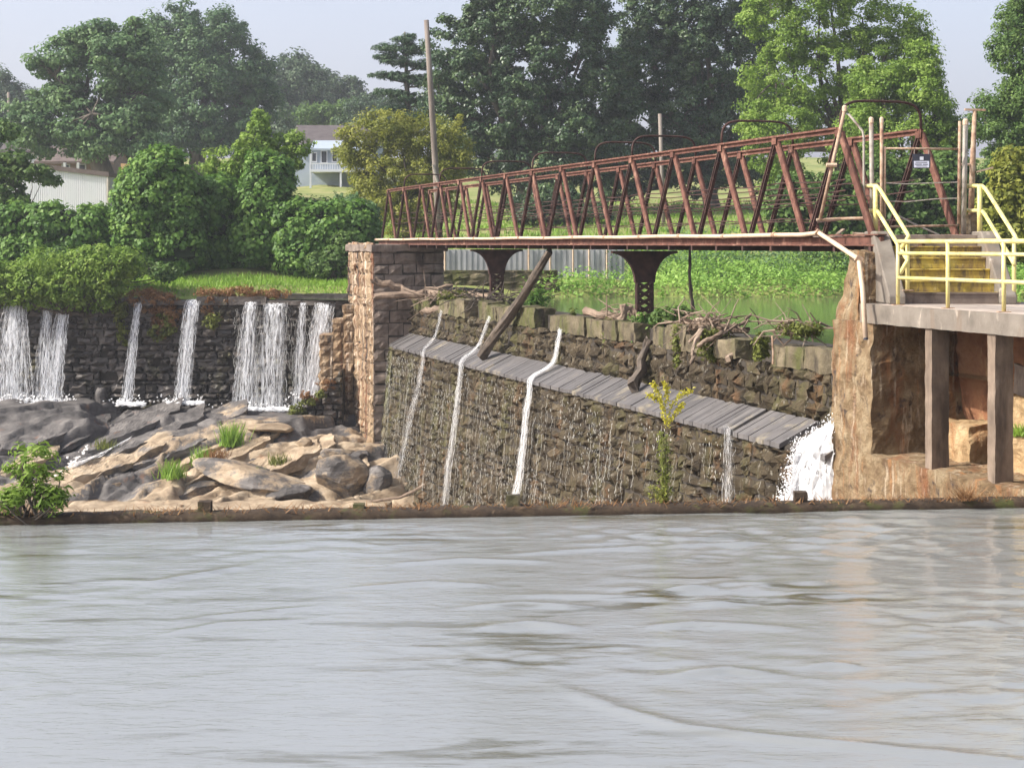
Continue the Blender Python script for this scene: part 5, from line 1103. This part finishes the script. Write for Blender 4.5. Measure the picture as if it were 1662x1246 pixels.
# ------------------------------------------------------------------ buildings
sh = thing('metal_shed', 'long white ribbed metal shed behind the vine hedge', 'shed', P(100, 340, 98))
q0 = P(-30, 262, 98); q1 = P(175, 287, 98); q2 = P(210, 291, 99.5); ez0 = q0.z; ez1 = q1.z; ez = q2.z; zb = 3.0
mb = MB(); n_ = 60
for k in range(n_):
    a = q0.lerp(q1, k / n_); b = q0.lerp(q1, (k + .5) / n_); c = q0.lerp(q1, (k + 1) / n_); nn = Vector((0, -1, 0)) * .06; hz_ = lambda p: ez0 + (ez1 - ez0) * (p.x - q0.x) / (q1.x - q0.x)
    for u_, v_, o_ in ((a, b, nn * 0), (b, c, nn)):
        mb.prism([Vector((u_.x, u_.y, zb)) + o_, Vector((v_.x, v_.y, zb)) + o_, Vector((v_.x, v_.y, hz_(v_))) + o_, Vector((u_.x, u_.y, hz_(u_))) + o_], -nn * 2, rs.rand())
mb.build('front_wall', MT['white_metal'], sh)
back = Vector((q2.x - q1.x, q2.y - q1.y, 0)); bk = back * 1.0; nrm = Vector((q1.y - q0.y, -(q1.x - q0.x), 0)).normalized()
mb = MB(); e = [Vector((q1.x, q1.y, 0)), Vector((q2.x, q2.y, 0))]; mb.prism([e[0] + Vector((0, 0, zb)), e[1] + Vector((0, 0, zb)), e[1] + Vector((0, 0, ez)), e[0] + Vector((0, 0, ez1))], (-.1, .1, 0)); mb.build('side_wall', MT['grey_fence'], sh)
mb = MB()
mb.prism([(q0.x, 97.8, ez0), (q1.x + .1, 97.8, ez1), (q1.x + .1, 110, ez1), (q0.x, 110, ez0)], (0, 0, .25)); mb.prism([(q1.x + .11, 97.9, ez1), (q2.x, 99.4, ez), (q2.x, 110, ez), (q1.x + .11, 110, ez1)], (0, 0, .2)); mb.build('roof', MT['roof_brown'], sh)
mb = MB(); mb.tube([P(176, 290, 97.8), P(176, 332, 97.8)], .10, 8); mb.build('downpipe', MT['grey_pipe'], sh)

def house(name, label, Y, px0, px1, eave, base, ridge, depth, wallm, roofm, wins=(), over=.4):
    a = P(px0, base, Y); b = P(px1, base, Y); ze = P(0, eave, Y).z; zr = P(0, ridge, Y).z; t = thing(name, label, 'house', ((a.x + b.x) / 2, Y, a.z))
    mb = MB(); mb.box(a.x, b.x, Y, Y + depth, a.z - 1.5, ze); mb.prism([(a.x + .001, Y + .01, ze), (a.x + .001, Y + depth - .01, ze), (a.x + .001, Y + depth / 2, zr - .15)], (b.x - a.x - .002, 0, 0)); mb.build('wall', MT[wallm], t)
    mb = MB(); x0, x1 = a.x - over, b.x + over
    for y0, y1, z0, z1 in ((Y - over, Y + depth / 2, ze - .15, zr), (Y + depth / 2, Y + depth + over, zr, ze - .15)): mb.prism([(x0, y0, z0), (x0, y1, z1), (x0, y1, z1 + .18), (x0, y0, z0 + .18)], (x1 - x0, 0, 0))
    mb.build('roof', MT[roofm], t)
    for x0, x1, y0, y1 in wins:
        p = P(x0, y1, Y); q = P(x1, y0, Y); mb = MB(); fr = .09
        mb.box(p.x - fr, q.x + fr, Y - .05, Y - .003, p.z - fr, p.z); mb.box(p.x - fr, q.x + fr, Y - .05, Y - .003, q.z, q.z + fr); mb.box(p.x - fr, p.x, Y - .05, Y - .003, p.z, q.z); mb.box(q.x, q.x + fr, Y - .05, Y - .003, p.z, q.z)
        wo = mb.build('window', MT['white_paint'], t); mb = MB(); mb.box(p.x, q.x, Y - .025, Y - .004, p.z, q.z); mb.build('pane', MT['dark_glass'], wo)
    return t
h1 = house('house', 'pale blue house with brown roof and white porch above the lawn', 150, 478, 610, 236, 299, 201, 9, 'siding', 'roof_dark', ((507, 513, 249, 262), (522, 530, 246, 264), (540, 547, 249, 262)))
mb = MB(); p = P(502, 244, 147); q = P(612, 231, 150); mb.prism([(p.x, 147, p.z), (p.x, 150, q.z), (p.x, 150, q.z + .15), (p.x, 147, p.z + .15)], (q.x - p.x, 0, 0)); mb.build('porch_roof', MT['siding'], h1)
mb = MB(); p = P(503, 277, 147.2); q = P(612, 274, 147.2); mb.box(p.x, q.x, 147.0, 149.99, p.z - .12, p.z + .1); mb.build('porch_floor', MT['white_paint'], h1)
for px in (504, 553, 603): p = P(px, 299, 147.1); q = P(px, 245, 147.1); mb = MB(); mb.box(p.x - .08, p.x + .08, 147.05, 147.2, p.z - .4, q.z); mb.build('porch_post', MT['white_paint'], h1)
mb = MB(); p = P(504, 276, 147.1); q = P(603, 266, 147.1); mb.box(p.x, q.x, 147.02, 147.08, q.z - .05, q.z + .06)
for k in range(26): xx = p.x + (q.x - p.x) * k / 25; mb.box(xx - .03, xx + .03, 147.03, 147.07, p.z, q.z - .05)
mb.build('porch_railing', MT['white_paint'], h1)
h2 = house('house', 'dark roofed house with brick walls half hidden under the left trees', 132, 66, 178, 263, 292, 236, 8, 'brick', 'roof_brown', ((70, 90, 271, 278), (102, 112, 268, 282), (126, 138, 268, 282)))
house('house', 'grey roofed white gabled house at the far left behind the shed', 142, 8, 62, 246, 285, 208, 8, 'white_paint', 'roof_dark', ((12, 22, 252, 265),))
for px in (105, 127): p = P(px, 290, 130.5); q = P(px, 264, 130.5); mb = MB(); mb.box(p.x - .09, p.x + .09, 130.4, 130.6, p.z - .5, q.z); mb.build('porch_post', MT['white_paint'], h2)
bf = MB(); p = P(196, 283, 122); q = P(245, 266, 122); xx = p.x
while xx < q.x: bf.box(xx, xx + .17, 122, 122.03, p.z - .8, q.z + rs.uniform(-.01, .02), rs.rand()); xx += .18
tag(bf.build('board_fence', MT['tan_wood'], origin=tuple(p)), 'orange tan board fence behind the shed roof', 'fence')

# ------------------------------------------------------------------ trees
tree('hardwood_tree', 'hazy open branched hardwood tree at the far left above the houses', 126, (170, 290), [(60, 225, 30, 12), (165, 235, 40, 14), (90, 120, 55, 45), (150, 95, 60, 45), (205, 80, 50, 48), (75, 175, 48, 42), (150, 185, 60, 45, -2), (225, 150, 50, 60), (115, 235, 70, 28), (215, 225, 60, 35), (45, 200, 30, 40)], 'leaf_hazy', 1500, 26, .75, .50, .75, group='big trees', fill=.3, twigs=110, flat=.45, solid=False)
tree('hardwood_tree', 'massive dark rounded hardwood tree left of the blue house', 160, (320, 300), [(290, 60, 50, 45), (350, 60, 55, 45), (300, 120, 80, 60), (375, 110, 60, 55), (330, 180, 95, 60), (400, 165, 46, 60), (280, 225, 70, 40), (385, 225, 60, 40), (250, 95, 40, 45), (255, 165, 50, 50)], 'leaf_hardwood', 2600, 26, .75, .50, .8, group='big trees', fill=.12)
tree('far_tree', 'dark bluish distant tree right of the massive hardwood', 230, (480, 250), [(475, 120, 44, 32), (455, 135, 40, 40), (505, 150, 36, 40), (475, 180, 55, 35)], 'leaf_far', 700, 18, 1.0, .7, .6, group='distant trees')
tree('far_tree', 'distant pale tree with spiky top left of the pine', 240, (545, 250), [(535, 145, 26, 30), (568, 150, 18, 26), (545, 180, 45, 30), (590, 180, 30, 28)], 'leaf_far', 600, 18, .9, .65, .5, group='distant trees')
tree('far_tree', 'bright green low distant tree behind the blue house roof', 200, (530, 240), [(515, 190, 34, 18), (550, 186, 34, 18), (590, 195, 40, 24)], 'leaf_mid', 500, 18, .7, .55, .4, group='distant trees')
tree('far_tree', 'distant mid green tree behind the yellow green shrubby tree', 190, (615, 280), [(605, 180, 40, 34), (640, 190, 40, 40), (600, 220, 50, 35), (450, 215, 40, 40)], 'leaf_far', 700, 18, .8, .6, .5, group='distant trees')
tree('far_tree', 'distant pale green tree at the far left edge of the picture', 210, (10, 250), [(10, 160, 36, 34), (40, 175, 32, 36), (-10, 200, 50, 50), (30, 215, 40, 30)], 'leaf_far', 600, 18, .9, .65, .5, group='distant trees')
for px, lab in ((-90, 'dark distant tree outside the left edge'),): tree('far_tree', 'distant dark tree beyond the left edge of the white shed', 200, (px, 270), [(px, 170, 60, 60), (px - 60, 190, 60, 60)], 'leaf_far', 500, 18, .9, .7, .5, group='distant trees')
# pine with layered sprays
pt = thing('pine_tree', 'dark pine with flat layered branches left of the utility pole', 'tree', P(662, 300, 122), 'big trees')
sprays = [(655, 62, 20, 9), (640, 78, 36, 7), (670, 80, 22, 10), (625, 92, 20, 5), (650, 100, 30, 7), (682, 105, 22, 9), (620, 122, 20, 5), (648, 125, 26, 7), (675, 132, 26, 10), (632, 150, 30, 6), (665, 158, 32, 9), (690, 165, 24, 10), (640, 178, 24, 7), (675, 188, 30, 9), (700, 130, 18, 12), (655, 205, 30, 10), (690, 200, 26, 10)]
lobes = px_lobes(122, sprays, .8); V, F, rnd, cc = crown(lobes, 800, 26, .30, .30, fill=.5, asp=.22, up=.7, flat=.5); np_mesh('crown', V, F, MT['leaf_pine'], pt, rnd=rnd)
mb = MB(); mb.tube([P(664, 305, 122), P(662, 180, 122), P(657, 52, 122)], [.30, .22, .05], 8)
for l in lobes: limb(mb, (P(661, 0, 122).x, 122, l[0].z - .5), l[0], .07, .03, .05, 4)
mb.build('trunk', MT['bark'], pt, smooth=True)
tree('shrubby_tree', 'yellow green rounded shrubby tree left of the bridge truss', 90, (660, 385), [(590, 225, 36, 36), (645, 215, 48, 34), (705, 225, 42, 36), (735, 255, 32, 42), (600, 275, 46, 36), (660, 275, 60, 44), (715, 290, 46, 44), (630, 330, 50, 34), (690, 335, 50, 30), (575, 250, 26, 26), (655, 362, 54, 24)], 'leaf_yellow', 1500, 22, .38, .23, .22, fill=.25, twigs=50)
tree('sapling_tree', 'bright green young tree with big leaves rising from the vine thicket', 81, (425, 400), [(422, 208, 18, 26), (412, 235, 34, 26), (450, 240, 34, 22), (482, 238, 22, 20), (385, 255, 26, 26), (462, 262, 30, 20), (372, 290, 34, 26), (405, 285, 30, 30), (340, 275, 20, 22)], 'leaf_light', 560, 14, .26, .30, .12, fill=.25, twigs=50, asp=.55)
tree('magnolia_tree', 'tall dark glossy leaved tree in the centre behind the bridge', 112, (840, 385), [(740, 90, 56, 70), (800, 60, 60, 90), (770, 150, 70, 70), (850, 110, 80, 80), (920, 100, 66, 80), (830, 190, 90, 70), (905, 200, 80, 60), (740, 215, 50, 60), (790, 255, 70, 50), (890, 265, 90, 46), (720, 150, 34, 50), (860, 10, 100, 60), (940, 20, 50, 56), (940, 240, 60, 50), (870, -70, 90, 60), (985, 165, 54, 56), (975, 110, 34, 40), (980, 255, 54, 50), (968, 30, 26, 40)], 'leaf_magnolia', 6200, 20, .42, .36, .5, group='big trees', fill=.10, jit=.9)
tree('magnolia_tree', 'second tall dark tree right of centre with a thick black trunk', 118, (1165, 380), [(1050, 30, 56, 70), (1110, 20, 70, 80), (1180, 30, 70, 80), (1060, 110, 70, 70), (1140, 110, 80, 70), (1210, 110, 50, 80), (1040, 190, 60, 60), (1110, 190, 80, 60), (1190, 200, 60, 60), (1020, 250, 50, 50), (1090, 265, 80, 40), (1180, 265, 70, 40), (1110, -60, 110, 60), (1000, 140, 34, 50), (1010, 300, 40, 26), (1240, 190, 40, 70), (1250, 270, 40, 50)], 'leaf_magnolia', 6200, 20, .42, .36, .6, group='big trees', fill=.10, jit=.9)
tree('bright_tree', 'broad bright green tree right of the dark central trees', 93, (1370, 385), [(1270, 50, 56, 66), (1330, 30, 66, 60), (1400, 30, 60, 56), (1450, 50, 50, 46), (1260, 130, 50, 60), (1330, 110, 70, 66), (1410, 110, 66, 60), (1475, 105, 42, 46), (1280, 210, 60, 60), (1350, 190, 70, 60), (1340, -40, 100, 50), (1480, 70, 26, 30), (1250, 250, 46, 60)], 'leaf_light', 2600, 22, .40, .26, .4, group='big trees', fill=.18)
tree('bright_tree', 'lower bright green tree behind the portal end of the bridge', 84, (1480, 390), [(1430, 160, 56, 56), (1490, 140, 46, 50), (1520, 190, 50, 46), (1400, 220, 56, 50), (1460, 220, 66, 50), (1530, 225, 44, 40), (1500, 100, 26, 34), (1560, 215, 26, 26)], 'leaf_light', 1600, 22, .36, .24, .3, group='big trees', fill=.18)
tree('edge_tree', 'mid green tree cut by the right edge of the picture', 80, (1655, 390), [(1650, 40, 40, 46), (1690, 60, 60, 60), (1655, 100, 46, 50), (1620, 165, 36, 30), (1660, 170, 56, 46), (1630, 220, 46, 44), (1690, 180, 50, 70), (1598, 190, 24, 24), (1660, 260, 60, 50), (1680, -20, 60, 50)], 'leaf_mid', 1700, 22, .36, .24, .35, group='big trees', fill=.2)
shrub('dark_shrub', 'dark green shrubs in the shade behind the truss portal', 76, [(1290, 330, 46, 50), (1350, 335, 50, 55), (1420, 320, 56, 66), (1480, 320, 50, 60), (1535, 310, 44, 66), (1580, 330, 36, 50), (1330, 370, 60, 30), (1470, 370, 70, 30)], 'leaf_mid', 1800, 22, .34, .24, 'shrub', depth=.8)
shrub('edge_shrub', 'yellowish green shrub right of the right yellow stair rail', 58, [(1640, 290, 26, 50), (1655, 335, 34, 50), (1615, 340, 26, 40), (1660, 380, 40, 40), (1620, 395, 34, 30)], 'leaf_yellow', 760, 20, .22, .17, 'shrub', depth=.8)
shrub('edge_shrub', 'dark green leafy branch overhanging at the left edge beside the shed', 84, [(8, 212, 20, 14), (20, 265, 30, 18), (50, 280, 36, 12), (5, 300, 34, 40), (80, 292, 18, 8), (20, 335, 30, 22)], 'leaf_mid', 480, 20, .24, .22, 'shrub')
tree('lawn_tree', 'small dark bush on the lawn seen through the middle of the truss', 104, (930, 395), [(900, 330, 50, 30), (950, 335, 40, 26), (860, 335, 40, 30)], 'leaf_magnolia', 420, 20, .35, .32, .12)

# ------------------------------------------------------------------ haze
HAZE = True
if HAZE:
    mb = MB(); mb.box(-1000, 1000, -200, 640, -7, 62); hz = mb.build('haze', None)
    m = bpy.data.materials.new('summer_haze'); m.use_nodes = True; t = m.node_tree; t.nodes.clear(); out = t.nodes.new('ShaderNodeOutputMaterial'); pv = t.nodes.new('ShaderNodeVolumePrincipled')
    pv.inputs['Color'].default_value = (.88, .93, 1.0, 1); pv.inputs['Density'].default_value = 0.00050; pv.inputs['Anisotropy'].default_value = .2
    t.links.new(pv.outputs[0], out.inputs['Volume']); hz.data.materials.append(m); tag(hz, kind='stuff')
